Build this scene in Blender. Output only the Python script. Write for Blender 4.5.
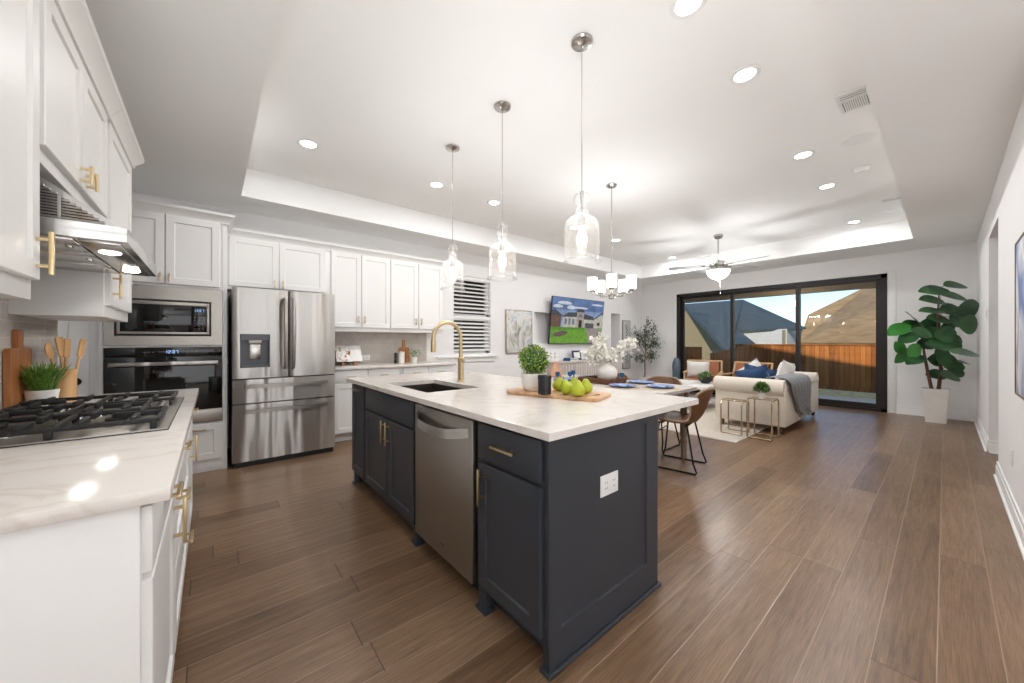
import bpy, bmesh, math, random
from mathutils import Matrix, Vector
R = math.radians
S = bpy.context.scene
COL = S.collection
for o in list(bpy.data.objects): bpy.data.objects.remove(o)

# ------------------------------------------------------------------ camera
FPX = 360.4
HEAD = math.atan2(433.0, FPX)            # the view direction, counted from +X (towards the garden) to +Y
cd = bpy.data.cameras.new('camera'); cam = bpy.data.objects.new('camera', cd); COL.objects.link(cam)
cd.sensor_fit = 'HORIZONTAL'; cd.sensor_width = 36.0; cd.lens = 36.0 * FPX / 1024.0
cd.clip_start = 0.03; cd.clip_end = 400
cam.location = (0, 0, 1.23)
cam.rotation_euler = (R(90), 0, HEAD - R(90))
S.camera = cam

# ------------------------------------------------------------------ world, sun, exposure
W = bpy.data.worlds.new('sky'); S.world = W; W.use_nodes = True
wn = W.node_tree.nodes; wl = W.node_tree.links
bg = wn['Background']; sky = wn.new('ShaderNodeTexSky')
sky.sky_type = 'NISHITA'; sky.sun_disc = False
sky.sun_elevation = R(48); sky.sun_rotation = R(-90); sky.air_density = 1.0; sky.dust_density = 0.0; sky.ozone_density = 5.0
wl.new(sky.outputs[0], bg.inputs[0]); bg.inputs[1].default_value = 0.17
SUN_DIR = Vector((0.90, 0.34, -0.36))    # the way the sunlight travels: low sun behind the house
sd = bpy.data.lights.new('sun', 'SUN'); sd.energy = 4.2; sd.angle = R(0.6); sd.color = (1.0, 0.83, 0.62)
so = bpy.data.objects.new('sun', sd); COL.objects.link(so)
so.rotation_euler = SUN_DIR.to_track_quat('-Z', 'Y').to_euler(); so.location = (-6, -3, 12)
S.view_settings.view_transform = 'Standard'; S.view_settings.look = 'None'
S.view_settings.gamma = 1.0; S.view_settings.use_curve_mapping = False
S.view_settings.exposure = 0.27
S.cycles.use_denoising = True
S.cycles.max_bounces = 10; S.cycles.diffuse_bounces = 6; S.cycles.glossy_bounces = 4
S.cycles.transmission_bounces = 6; S.cycles.transparent_max_bounces = 12
S.cycles.caustics_reflective = False; S.cycles.caustics_refractive = False
S.cycles.sample_clamp_indirect = 6.0
CAN_W, PEND_W, CHAN_W, FAN_W = 8.5, 4.5, 3.0, 26.0
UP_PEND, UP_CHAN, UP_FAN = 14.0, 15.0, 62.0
# soft fill light added behind the camera to even out the room
ad = bpy.data.lights.new('rear_area_fill', 'AREA'); ad.shape = 'RECTANGLE'; ad.size = 4.8; ad.size_y = 2.4; ad.energy = 46; ad.color = (0.92, 0.96, 1.0)
ao = bpy.data.objects.new('rear_area_fill', ad); COL.objects.link(ao); ao.location = (0.4, -4.05, 1.45); ao.rotation_euler = (R(90), 0, 0)
el = bpy.data.lights.new('rear_bounce_fill', 'SPOT'); el.energy = 300; el.shadow_soft_size = 0.5; el.color = (0.93, 0.97, 1.0); el.spot_size = R(172); el.spot_blend = 1.0  # unseen upward fill, added like a bounce flash to brighten the ceiling
eo = bpy.data.objects.new('rear_bounce_fill', el); COL.objects.link(eo); eo.location = (-0.5, -0.9, 0.9); eo.rotation_euler = (R(180), 0, 0)

# ------------------------------------------------------------------ materials
def sock(n, name): return n.inputs[name]
def newmat(name):
    m = bpy.data.materials.new(name); m.use_nodes = True
    return m, m.node_tree.nodes, m.node_tree.links, m.node_tree.nodes['Principled BSDF']
def lin(c):                               # sRGB 0..255 -> linear
    return tuple((x / 255 / 12.92 if x / 255 <= 0.04045 else ((x / 255 + 0.055) / 1.055) ** 2.4) for x in c) + (1.0,)
def mat(name, c, rough=0.5, metal=0.0, var=0.05, scale=12.0, stretch=(1, 1, 1), bump=0.0, bscale=None, spec=0.5, coat=0.0, sheen=0.0, sss=0.0):
    """A plain surface whose colour wanders a little with noise."""
    m, n, l, b = newmat(name)
    tc = n.new('ShaderNodeTexCoord'); mp = n.new('ShaderNodeMapping'); mp.inputs['Scale'].default_value = stretch
    l.new(tc.outputs['Object'], mp.inputs[0])
    nz = n.new('ShaderNodeTexNoise'); nz.inputs['Scale'].default_value = scale; nz.inputs['Detail'].default_value = 4
    l.new(mp.outputs[0], nz.inputs['Vector'])
    rp = n.new('ShaderNodeValToRGB'); c = lin(c)
    rp.color_ramp.elements[0].position = 0.3; rp.color_ramp.elements[1].position = 0.7
    rp.color_ramp.elements[0].color = tuple(max(0, x * (1 - var)) for x in c[:3]) + (1,)
    rp.color_ramp.elements[1].color = tuple(min(1, x * (1 + var)) for x in c[:3]) + (1,)
    l.new(nz.outputs['Fac'], rp.inputs[0]); l.new(rp.outputs[0], b.inputs['Base Color'])
    b.inputs['Roughness'].default_value = rough; b.inputs['Metallic'].default_value = metal
    b.inputs['Specular IOR Level'].default_value = spec; b.inputs['Coat Weight'].default_value = coat
    b.inputs['Sheen Weight'].default_value = sheen
    if bump:
        n2 = n.new('ShaderNodeTexNoise'); n2.inputs['Scale'].default_value = bscale or scale * 4; n2.inputs['Detail'].default_value = 3
        l.new(mp.outputs[0], n2.inputs['Vector'])
        bp = n.new('ShaderNodeBump'); bp.inputs['Strength'].default_value = bump; bp.inputs['Distance'].default_value = 0.01
        l.new(n2.outputs['Fac'], bp.inputs['Height']); l.new(bp.outputs[0], b.inputs['Normal'])
    return m
def emit(name, c, s):
    m, n, l, b = newmat(name); b.inputs['Base Color'].default_value = (0, 0, 0, 1)
    b.inputs['Emission Color'].default_value = lin(c); b.inputs['Emission Strength'].default_value = s
    return m
def emit_var(name, c, s, scale, var):
    m, n, l, b = newmat(name); b.inputs['Base Color'].default_value = (0, 0, 0, 1); tc = n.new('ShaderNodeTexCoord'); nz = n.new('ShaderNodeTexNoise')
    nz.inputs['Scale'].default_value = scale; nz.inputs['Detail'].default_value = 5; l.new(tc.outputs['Object'], nz.inputs['Vector']); r = n.new('ShaderNodeValToRGB'); c = lin(c)
    r.color_ramp.elements[0].position = 0.3; r.color_ramp.elements[1].position = 0.7
    r.color_ramp.elements[0].color = tuple(x * (1 - var) for x in c[:3]) + (1,); r.color_ramp.elements[1].color = tuple(min(1, x * (1 + var)) for x in c[:3]) + (1,)
    l.new(nz.outputs['Fac'], r.inputs[0]); l.new(r.outputs[0], b.inputs['Emission Color']); b.inputs['Emission Strength'].default_value = s
    return m
def M_(n, l, op, a, b=None, c=None):
    x = n.new('ShaderNodeMath'); x.operation = op
    for i, v in enumerate((a, b, c)):
        if v is None: continue
        if isinstance(v, (int, float)): x.inputs[i].default_value = v
        else: l.new(v, x.inputs[i])
    return x.outputs[0]
def ramp(n, l, f, stops):
    r = n.new('ShaderNodeValToRGB'); e = r.color_ramp.elements
    while len(e) < len(stops): e.new(0.5)
    for k, (p, c) in enumerate(stops): e[k].position = p; e[k].color = lin(c)
    l.new(f, r.inputs[0]); return r.outputs[0]
def plank_mat():
    m, n, l, b = newmat('oak_plank_floor')
    tc = n.new('ShaderNodeTexCoord'); sp = n.new('ShaderNodeSeparateXYZ'); l.new(tc.outputs['Object'], sp.inputs[0])
    PW, PL = 0.165, 1.55
    yy = M_(n, l, 'DIVIDE', M_(n, l, 'ADD', sp.outputs[1], 0.145 + PW * 20), PW)
    row = M_(n, l, 'FLOOR', yy); fy = M_(n, l, 'FRACT', yy)
    w1 = n.new('ShaderNodeTexWhiteNoise'); w1.noise_dimensions = '1D'; l.new(row, w1.inputs['W'])
    xx = M_(n, l, 'DIVIDE', M_(n, l, 'ADD', sp.outputs[0], M_(n, l, 'MULTIPLY_ADD', w1.outputs['Value'], 9.0, 20.0)), PL)
    colm = M_(n, l, 'FLOOR', xx); fx = M_(n, l, 'FRACT', xx)
    cv = n.new('ShaderNodeCombineXYZ'); l.new(row, cv.inputs[0]); l.new(colm, cv.inputs[1])
    w2 = n.new('ShaderNodeTexWhiteNoise'); w2.noise_dimensions = '3D'; l.new(cv.outputs[0], w2.inputs['Vector'])
    # grain: noise stretched along X, shifted from plank to plank
    gv = n.new('ShaderNodeCombineXYZ')
    l.new(M_(n, l, 'MULTIPLY_ADD', sp.outputs[0], 1.6, M_(n, l, 'MULTIPLY', w2.outputs['Value'], 37.0)), gv.inputs[0])
    l.new(M_(n, l, 'MULTIPLY', sp.outputs[1], 26.0), gv.inputs[1])
    g = n.new('ShaderNodeTexNoise'); g.inputs['Scale'].default_value = 1.6; g.inputs['Detail'].default_value = 7; g.inputs['Roughness'].default_value = 0.62
    g.inputs['Distortion'].default_value = 0.6; l.new(gv.outputs[0], g.inputs['Vector'])
    g2 = n.new('ShaderNodeTexNoise'); g2.inputs['Scale'].default_value = 2.2; g2.inputs['Detail'].default_value = 3; l.new(tc.outputs['Object'], g2.inputs['Vector'])
    f = M_(n, l, 'ADD', M_(n, l, 'MULTIPLY', g.outputs['Fac'], 0.62), M_(n, l, 'ADD', M_(n, l, 'MULTIPLY', w2.outputs['Value'], 0.22), M_(n, l, 'MULTIPLY', g2.outputs['Fac'], 0.26)))
    c = ramp(n, l, f, [(0.28, (80, 58, 41)), (0.46, (117, 90, 67)), (0.60, (134, 106, 82)), (0.85, (160, 131, 104))])
    ey = M_(n, l, 'MINIMUM', fy, M_(n, l, 'SUBTRACT', 1.0, fy)); ex = M_(n, l, 'MINIMUM', fx, M_(n, l, 'SUBTRACT', 1.0, fx))
    e = M_(n, l, 'MULTIPLY', ex, PL); e2 = M_(n, l, 'MULTIPLY', ey, PW)
    edge = n.new('ShaderNodeMapRange'); edge.inputs['From Min'].default_value = 0.0006; edge.inputs['From Max'].default_value = 0.0035
    l.new(e, edge.inputs['Value'])
    edg2 = n.new('ShaderNodeMapRange'); edg2.inputs['From Min'].default_value = 0.0004; edg2.inputs['From Max'].default_value = 0.0026; l.new(e2, edg2.inputs['Value'])
    fg = n.new('ShaderNodeTexNoise'); fg.inputs['Scale'].default_value = 1.0; fg.inputs['Detail'].default_value = 4
    fv = n.new('ShaderNodeCombineXYZ'); l.new(M_(n, l, 'MULTIPLY_ADD', sp.outputs[0], 7.0, M_(n, l, 'MULTIPLY', w2.outputs['Value'], 51.0)), fv.inputs[0]); l.new(M_(n, l, 'MULTIPLY', sp.outputs[1], 230.0), fv.inputs[1]); l.new(fv.outputs[0], fg.inputs['Vector'])
    m0 = n.new('ShaderNodeMix'); m0.data_type = 'RGBA'; m0.blend_type = 'MULTIPLY'; m0.inputs['Factor'].default_value = 1.0
    l.new(c, m0.inputs['A']); l.new(ramp(n, l, fg.outputs['Fac'], [(0.3, (214, 209, 204)), (0.6, (255, 255, 255))]), m0.inputs['B']); c = m0.outputs['Result']
    m1 = n.new('ShaderNodeMix'); m1.data_type = 'RGBA'; l.new(edg2.outputs[0], m1.inputs['Factor']); m1.inputs['A'].default_value = lin((158, 134, 112)); l.new(c, m1.inputs['B']); c = m1.outputs['Result']  # pale long seams: glare along the plank edges put into the colour
    mx = n.new('ShaderNodeMix'); mx.data_type = 'RGBA'
    l.new(edge.outputs[0], mx.inputs['Factor']); mx.inputs['A'].default_value = lin((66, 45, 30)); l.new(c, mx.inputs['B'])
    l.new(mx.outputs['Result'], b.inputs['Base Color'])
    b.inputs['Roughness'].default_value = 0.30; b.inputs['Specular IOR Level'].default_value = 0.5
    # hand scraped waves, grain and the eased edges
    sv = n.new('ShaderNodeCombineXYZ'); l.new(M_(n, l, 'MULTIPLY', sp.outputs[0], 14.0), sv.inputs[0]); l.new(M_(n, l, 'MULTIPLY_ADD', sp.outputs[1], 5.0, M_(n, l, 'MULTIPLY', w2.outputs['Value'], 11.0)), sv.inputs[1])
    s = n.new('ShaderNodeTexNoise'); s.inputs['Scale'].default_value = 1.4; s.inputs['Detail'].default_value = 2; l.new(sv.outputs[0], s.inputs['Vector'])
    h = M_(n, l, 'ADD', M_(n, l, 'MULTIPLY', s.outputs['Fac'], 0.55), M_(n, l, 'ADD', M_(n, l, 'MULTIPLY', g.outputs['Fac'], 0.35), M_(n, l, 'MULTIPLY', M_(n, l, 'MINIMUM', edge.outputs[0], edg2.outputs[0]), 0.4)))
    bp = n.new('ShaderNodeBump'); bp.inputs['Strength'].default_value = 0.22; bp.inputs['Distance'].default_value = 0.006
    l.new(h, bp.inputs['Height']); l.new(bp.outputs[0], b.inputs['Normal'])
    return m
def tile_mat(name, c1, c2, grout, bw, bh, axes, rough=0.12):
    m, n, l, b = newmat(name)
    tc = n.new('ShaderNodeTexCoord'); sp = n.new('ShaderNodeSeparateXYZ'); cb = n.new('ShaderNodeCombineXYZ')
    l.new(tc.outputs['Object'], sp.inputs[0]); l.new(sp.outputs[axes[0]], cb.inputs[0]); l.new(sp.outputs[axes[1]], cb.inputs[1])
    bt = n.new('ShaderNodeTexBrick'); bt.inputs['Scale'].default_value = 1.0
    bt.inputs['Brick Width'].default_value = bw; bt.inputs['Row Height'].default_value = bh
    bt.inputs['Mortar Size'].default_value = 0.0016; bt.inputs['Mortar Smooth'].default_value = 0.3
    bt.inputs['Color1'].default_value = lin(c1); bt.inputs['Color2'].default_value = lin(c2); bt.inputs['Mortar'].default_value = lin(grout)
    l.new(cb.outputs[0], bt.inputs['Vector'])
    nz = n.new('ShaderNodeTexNoise'); nz.inputs['Scale'].default_value = 9; nz.inputs['Detail'].default_value = 5; l.new(tc.outputs['Object'], nz.inputs['Vector'])
    mx = n.new('ShaderNodeMix'); mx.data_type = 'RGBA'; mx.blend_type = 'MULTIPLY'; mx.inputs['Factor'].default_value = 1.0
    l.new(bt.outputs['Color'], mx.inputs['A']); l.new(ramp(n, l, nz.outputs['Fac'], [(0.3, (238, 234, 230)), (0.7, (255, 255, 255))]), mx.inputs['B'])
    l.new(mx.outputs['Result'], b.inputs['Base Color']); b.inputs['Roughness'].default_value = rough
    bp = n.new('ShaderNodeBump'); bp.inputs['Strength'].default_value = 0.4; bp.inputs['Distance'].default_value = 0.004; bp.invert = True
    l.new(bt.outputs['Fac'], bp.inputs['Height']); l.new(bp.outputs[0], b.inputs['Normal'])
    return m
def wood_mat(name, dark, light, axis=0, scale=3.0, rough=0.45, bump=0.1):
    m, n, l, b = newmat(name)
    tc = n.new('ShaderNodeTexCoord'); mp = n.new('ShaderNodeMapping'); s = [14, 14, 14]; s[axis] = 1.2
    mp.inputs['Scale'].default_value = s; l.new(tc.outputs['Object'], mp.inputs[0])
    nz = n.new('ShaderNodeTexNoise'); nz.inputs['Scale'].default_value = scale; nz.inputs['Detail'].default_value = 6; nz.inputs['Distortion'].default_value = 0.8
    l.new(mp.outputs[0], nz.inputs['Vector'])
    l.new(ramp(n, l, nz.outputs['Fac'], [(0.3, dark), (0.7, light)]), b.inputs['Base Color']); b.inputs['Roughness'].default_value = rough
    bp = n.new('ShaderNodeBump'); bp.inputs['Strength'].default_value = bump; bp.inputs['Distance'].default_value = 0.004
    l.new(nz.outputs['Fac'], bp.inputs['Height']); l.new(bp.outputs[0], b.inputs['Normal'])
    return m
def steel_mat(name, c, axis=0, rough=0.24, wave=0.0, aniso=0.0, rot=0.0):
    m, n, l, b = newmat(name)
    tc = n.new('ShaderNodeTexCoord'); mp = n.new('ShaderNodeMapping'); s = [180, 180, 180]; s[axis] = 2.0
    mp.inputs['Scale'].default_value = s; l.new(tc.outputs['Object'], mp.inputs[0])
    nz = n.new('ShaderNodeTexNoise'); nz.inputs['Scale'].default_value = 1.5; nz.inputs['Detail'].default_value = 3; l.new(mp.outputs[0], nz.inputs['Vector'])
    b.inputs['Base Color'].default_value = lin(c); b.inputs['Metallic'].default_value = 1.0
    mr = n.new('ShaderNodeMapRange'); mr.inputs['To Min'].default_value = rough - 0.05; mr.inputs['To Max'].default_value = rough + 0.07
    l.new(nz.outputs['Fac'], mr.inputs['Value']); l.new(mr.outputs[0], b.inputs['Roughness'])
    h = nz.outputs['Fac']
    if aniso:                             # brushed sideways: highlights run up and down
        tg = n.new('ShaderNodeTangent'); tg.direction_type = 'RADIAL'; tg.axis = 'Z'; l.new(tg.outputs[0], b.inputs['Tangent'])
        b.inputs['Anisotropic'].default_value = aniso; b.inputs['Anisotropic Rotation'].default_value = rot
    bp = n.new('ShaderNodeBump'); bp.inputs['Strength'].default_value = 0.03; bp.inputs['Distance'].default_value = 0.002; l.new(h, bp.inputs['Height'])
    if wave:                              # the slow ripple of thin sheet metal
        mp2 = n.new('ShaderNodeMapping'); mp2.inputs['Scale'].default_value = (7, 7, 0.7); l.new(tc.outputs['Object'], mp2.inputs[0])
        n2 = n.new('ShaderNodeTexNoise'); n2.inputs['Scale'].default_value = 1.0; n2.inputs['Detail'].default_value = 1; l.new(mp2.outputs[0], n2.inputs['Vector'])
        b2 = n.new('ShaderNodeBump'); b2.inputs['Strength'].default_value = wave; b2.inputs['Distance'].default_value = 0.05
        l.new(n2.outputs['Fac'], b2.inputs['Height']); l.new(bp.outputs[0], b2.inputs['Normal']); l.new(b2.outputs[0], b.inputs['Normal'])
    else: l.new(bp.outputs[0], b.inputs['Normal'])
    return m
def clear_glass(name, tint=(1, 1, 1, 1), refl=1.0, haze=0.0):
    m, n, l, b = newmat(name); n.remove(b); out = n['Material Output']
    t = n.new('ShaderNodeBsdfTransparent'); t.inputs[0].default_value = tint
    g = n.new('ShaderNodeBsdfGlossy'); g.inputs['Roughness'].default_value = 0.02
    lw = n.new('ShaderNodeLayerWeight'); lw.inputs['Blend'].default_value = 0.25
    mx = n.new('ShaderNodeMixShader'); l.new(M_(n, l, 'MULTIPLY_ADD', lw.outputs['Fresnel'], 0.75 * refl, 0.015), mx.inputs[0])
    l.new(t.outputs[0], mx.inputs[1]); l.new(g.outputs[0], mx.inputs[2]); l.new(mx.outputs[0], out.inputs[0])
    if haze:                              # the faint milkiness of seeded glass
        df = n.new('ShaderNodeBsdfTranslucent'); d2 = n.new('ShaderNodeBsdfDiffuse'); a_ = n.new('ShaderNodeAddShader'); m2 = n.new('ShaderNodeMixShader')
        df.inputs[0].default_value = (.5, .5, .5, 1); d2.inputs[0].default_value = (.5, .5, .5, 1)
        l.new(df.outputs[0], a_.inputs[0]); l.new(d2.outputs[0], a_.inputs[1]); m2.inputs[0].default_value = haze
        l.new(mx.outputs[0], m2.inputs[1]); l.new(a_.outputs[0], m2.inputs[2]); l.new(m2.outputs[0], out.inputs[0])
    return m
def quartz_mat():
    m, n, l, b = newmat('white_quartz')
    tc = n.new('ShaderNodeTexCoord')
    nz = n.new('ShaderNodeTexNoise'); nz.inputs['Scale'].default_value = 2.6; nz.inputs['Detail'].default_value = 8; nz.inputs['Distortion'].default_value = 1.4; l.new(tc.outputs['Object'], nz.inputs['Vector'])
    v = M_(n, l, 'ABSOLUTE', M_(n, l, 'SUBTRACT', nz.outputs['Fac'], 0.5))
    c = ramp(n, l, v, [(0.0, (219, 210, 201)), (0.03, (229, 222, 215)), (0.2, (232, 227, 221))])
    l.new(c, b.inputs['Base Color']); b.inputs['Roughness'].default_value = 0.16
    return m
def art_mat(name, stops, scale, axes, stretch):
    m, n, l, b = newmat(name)
    tc = n.new('ShaderNodeTexCoord'); mp = n.new('ShaderNodeMapping'); mp.inputs['Scale'].default_value = stretch; l.new(tc.outputs['Object'], mp.inputs[0])
    nz = n.new('ShaderNodeTexNoise'); nz.inputs['Scale'].default_value = scale; nz.inputs['Detail'].default_value = 5; nz.inputs['Distortion'].default_value = 1.2
    l.new(mp.outputs[0], nz.inputs['Vector']); l.new(ramp(n, l, nz.outputs['Fac'], stops), b.inputs['Base Color']); b.inputs['Roughness'].default_value = 0.7
    return m
def stripe_mat(name, stops, scale, axis='X', rough=0.8):
    m, n, l, b = newmat(name)
    tc = n.new('ShaderNodeTexCoord'); wv = n.new('ShaderNodeTexWave'); wv.bands_direction = axis; wv.inputs['Scale'].default_value = scale
    wv.inputs['Distortion'].default_value = 1.5; wv.inputs['Detail'].default_value = 2
    l.new(tc.outputs['Object'], wv.inputs['Vector']); l.new(ramp(n, l, wv.outputs['Fac'], stops), b.inputs['Base Color']); b.inputs['Roughness'].default_value = rough
    return m
def fence_mat():
    m, n, l, b = newmat('cedar_boards')
    tc = n.new('ShaderNodeTexCoord'); sp = n.new('ShaderNodeSeparateXYZ'); l.new(tc.outputs['Object'], sp.inputs[0])
    q = M_(n, l, 'DIVIDE', M_(n, l, 'ADD', sp.outputs[1], M_(n, l, 'MULTIPLY', sp.outputs[0], 1.0)), 0.15)
    w = n.new('ShaderNodeTexWhiteNoise'); w.noise_dimensions = '1D'; l.new(M_(n, l, 'FLOOR', q), w.inputs['W'])
    f = M_(n, l, 'FRACT', q)
    mp = n.new('ShaderNodeMapping'); mp.inputs['Scale'].default_value = (9, 9, 1.0); l.new(tc.outputs['Object'], mp.inputs[0])
    nz = n.new('ShaderNodeTexNoise'); nz.inputs['Scale'].default_value = 1.5; nz.inputs['Detail'].default_value = 5; l.new(mp.outputs[0], nz.inputs['Vector'])
    k = M_(n, l, 'ADD', M_(n, l, 'MULTIPLY', w.outputs['Value'], 0.5), M_(n, l, 'MULTIPLY', nz.outputs['Fac'], 0.5))
    c = ramp(n, l, k, [(0.2, (118, 70, 32)), (0.55, (156, 96, 42)), (0.85, (176, 116, 56))])
    gap = M_(n, l, 'GREATER_THAN', f, 0.07)
    mx = n.new('ShaderNodeMix'); mx.data_type = 'RGBA'; l.new(gap, mx.inputs['Factor']); mx.inputs['A'].default_value = lin((52, 34, 20)); l.new(c, mx.inputs['B'])
    l.new(mx.outputs['Result'], b.inputs['Base Color']); b.inputs['Roughness'].default_value = 0.9
    return m
def leaf_mat(name, c1, c2, scale=20, rough=0.45):
    m, n, l, b = newmat(name)
    tc = n.new('ShaderNodeTexCoord'); nz = n.new('ShaderNodeTexNoise'); nz.inputs['Scale'].default_value = scale; nz.inputs['Detail'].default_value = 2
    l.new(tc.outputs['Object'], nz.inputs['Vector']); l.new(ramp(n, l, nz.outputs['Fac'], [(0.35, c1), (0.65, c2)]), b.inputs['Base Color'])
    b.inputs['Roughness'].default_value = rough
    return m

m_wall = mat('wall_paint', (240, 239, 239), 0.75, var=0.008, scale=3)
m_ceil = mat('ceiling_paint', (246, 246, 245), 0.85, var=0.008, scale=2)
m_trim = mat('trim_paint', (240, 240, 239), 0.4, var=0.006)
m_cab = mat('white_cabinet_paint', (238, 237, 235), 0.38, var=0.008, scale=6)
m_navy = mat('slate_blue_cabinet_paint', (54, 58, 65), 0.42, var=0.03, scale=6)
m_floor = plank_mat()
m_quartz = quartz_mat()
m_tile = tile_mat('glossy_subway_tile', (205, 199, 193), (196, 190, 184), (186, 180, 174), 0.30, 0.075, (0, 2))
m_tile2 = tile_mat('marbled_subway_tile', (206, 200, 194), (192, 186, 181), (222, 217, 211), 0.24, 0.078, (1, 2))
m_steel = steel_mat('brushed_stainless', (188, 185, 181), 0, 0.30, wave=0.7, aniso=0.8, rot=0.25)
m_steel2 = steel_mat('brushed_stainless_hood', (200, 198, 195), 1, 0.2)
m_steelv = steel_mat('brushed_stainless_dishwasher', (172, 167, 160), 2, 0.36)
m_nickel = steel_mat('satin_nickel', (192, 189, 184), 2, 0.22)
m_brass = steel_mat('brushed_brass', (212, 190, 148), 2, 0.3)
m_gold = steel_mat('champagne_metal', (190, 168, 140), 2, 0.25)
m_blackmetal = mat('black_metal', (24, 24, 25), 0.42, 0.6, var=0.05)
m_iron = mat('cast_iron', (38, 37, 37), 0.5, 0.3, var=0.1, bump=0.1, bscale=200)
m_blackglass = mat('black_glass', (8, 8, 9), 0.05, var=0.02, spec=0.6)
m_dark = mat('dark_plastic', (28, 28, 29), 0.4, var=0.05)
m_fridge_side = mat('fridge_side_enamel', (34, 34, 36), 0.4, var=0.04)
m_bronze = mat('bronze_door_frame', (36, 33, 31), 0.45, 0.2, var=0.05)
m_glass = clear_glass('pendant_glass', refl=0.5, haze=0.05)
m_pane = clear_glass('window_pane', (0.97, 0.98, 0.97, 1), 0.35)
m_bulb = emit('lit_bulb', (255, 240, 218), 28.0)
m_can = emit('lit_downlight', (255, 246, 232), 16.0)
m_shade = emit('lit_opal_shade', (255, 248, 236), 3.2)
m_white = mat('white_ceramic', (238, 236, 232), 0.3, var=0.01)
m_white_matte = mat('white_stoneware', (232, 228, 222), 0.6, var=0.02, bump=0.05)
m_plastic = mat('white_plastic', (242, 242, 240), 0.4, var=0.005)
m_grille = mat('grille_shadow_grey', (126, 126, 126), 0.7, var=0.04)
m_sofa = mat('cream_linen', (224, 214, 200), 0.9, var=0.05, scale=60, bump=0.12, bscale=300, sheen=0.2)
m_throw = mat('grey_wool', (136, 137, 140), 0.95, var=0.15, scale=50, bump=0.5, bscale=160, sheen=0.2)
m_bluefab = mat('royal_blue_velvet', (18, 62, 106), 0.7, var=0.15, scale=14, sheen=0.3)
m_whitefab = mat('white_cotton', (232, 230, 227), 0.9, var=0.03, scale=30)
m_leather = mat('cognac_leather', (106, 70, 42), 0.42, var=0.16, scale=16, bump=0.06, bscale=220)
m_rug = mat('cream_rug_pile', (206, 196, 184), 0.95, var=0.08, scale=30, bump=0.3, bscale=240)
m_table = wood_mat('whitewashed_wood', (176, 166, 156), (206, 198, 190), 1, 2.0, 0.5)
m_tleg = wood_mat('weathered_grey_wood', (98, 82, 68), (136, 118, 102), 2, 2.0, 0.6)
m_chop = wood_mat('acacia_wood', (142, 84, 42), (192, 128, 74), 2, 2.0, 0.4)
m_chop2 = wood_mat('maple_board', (176, 132, 92), (214, 174, 132), 1, 2.0, 0.45)
m_walnut = wood_mat('walnut_wood', (74, 46, 28), (112, 74, 46), 1, 2.0, 0.5)
m_bamboo = wood_mat('bamboo', (190, 142, 90), (222, 180, 128), 2, 1.5, 0.5)
m_bark = wood_mat('bark', (74, 52, 40), (112, 84, 66), 2, 2.0, 0.9)
m_chairwood = wood_mat('ash_chair_wood', (196, 158, 112), (222, 188, 144), 2, 2.0, 0.5)
m_bark2 = wood_mat('pale_olive_bark', (134, 108, 86), (172, 146, 122), 2, 2.0, 0.9)
m_soil = mat('soil', (46, 34, 26), 0.95, var=0.3, scale=80)
m_boxwood = leaf_mat('boxwood_leaf', (84, 116, 26), (158, 184, 66), 60)
m_grassleaf = leaf_mat('grass_blade', (58, 98, 32), (118, 158, 62), 60)
m_fig = leaf_mat('fig_leaf', (28, 66, 36), (56, 104, 56), 5, 0.38)
m_fig2 = leaf_mat('young_fig_leaf', (56, 124, 50), (70, 142, 60), 5, 0.4)
m_olive = leaf_mat('olive_leaf', (66, 78, 58), (118, 130, 100), 20)
m_herb = leaf_mat('herb_leaf', (62, 106, 44), (116, 156, 74), 40)
m_pear = mat('pear_skin', (172, 182, 40), 0.4, var=0.12, scale=14)
m_candle = mat('charcoal_glass', (26, 28, 33), 0.45, var=0.1)
m_petal = mat('white_blossom', (250, 248, 240), 0.7, var=0.02)
m_blueplate = mat('blue_stoneware', (118, 142, 190), 0.35, var=0.08, scale=30)
m_mat = mat('woven_placemat', (196, 178, 154), 0.9, var=0.15, scale=120)
m_blueglass = mat('blue_glass', (34, 92, 138), 0.1, var=0.1)
m_tan = mat('peach_stoneware', (206, 158, 128), 0.6, var=0.1, scale=20)
m_sink = steel_mat('sink_steel', (112, 104, 96), 0, 0.35)
m_artblue = art_mat('abstract_blue_painting', [(0.32, (108, 126, 172)), (0.45, (188, 194, 210)), (0.56, (230, 228, 228)), (0.68, (150, 146, 156)), (0.8, (214, 206, 200))], 3.2, None, (1, 1, 0.7))
m_artsoft = art_mat('abstract_pastel_painting', [(0.3, (134, 130, 124)), (0.43, (186, 186, 180)), (0.52, (222, 220, 216)), (0.62, (172, 184, 200)), (0.75, (204, 196, 182))], 5.0, None, (1, 1, 0.6))
m_fence = fence_mat()
m_grass_out = mat('dry_lawn', (222, 200, 134), 0.95, var=0.3, scale=8)
m_conc = mat('patio_concrete', (208, 208, 206), 0.85, var=0.06, scale=5)
m_soffit = mat('patio_soffit_paint', (150, 134, 112), 0.8, var=0.04, scale=3)
m_roofblue = mat('slate_blue_shingle', (58, 74, 84), 0.9, var=0.16, scale=1.6, stretch=(1, 1, 4))
m_rooftan = mat('tan_shingle', (150, 126, 92), 0.9, var=0.22, scale=1.6, stretch=(1, 1, 5))
m_siding = tile_mat('shaded_lap_siding', (178, 186, 194), (172, 180, 188), (140, 146, 152), 6.0, 0.17, (1, 2), 0.8)  # white siding in grey-blue: its shade is put into the colour
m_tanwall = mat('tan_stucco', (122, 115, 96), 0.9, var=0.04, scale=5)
m_blind = mat('blind_slat_white', (238, 238, 236), 0.5, var=0.006)
m_fabricpat = stripe_mat('woven_rust_textile', [(0.2, (150, 84, 54)), (0.45, (196, 150, 116)), (0.6, (92, 48, 42)), (0.85, (178, 110, 70))], 14, 'DIAGONAL')
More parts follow.
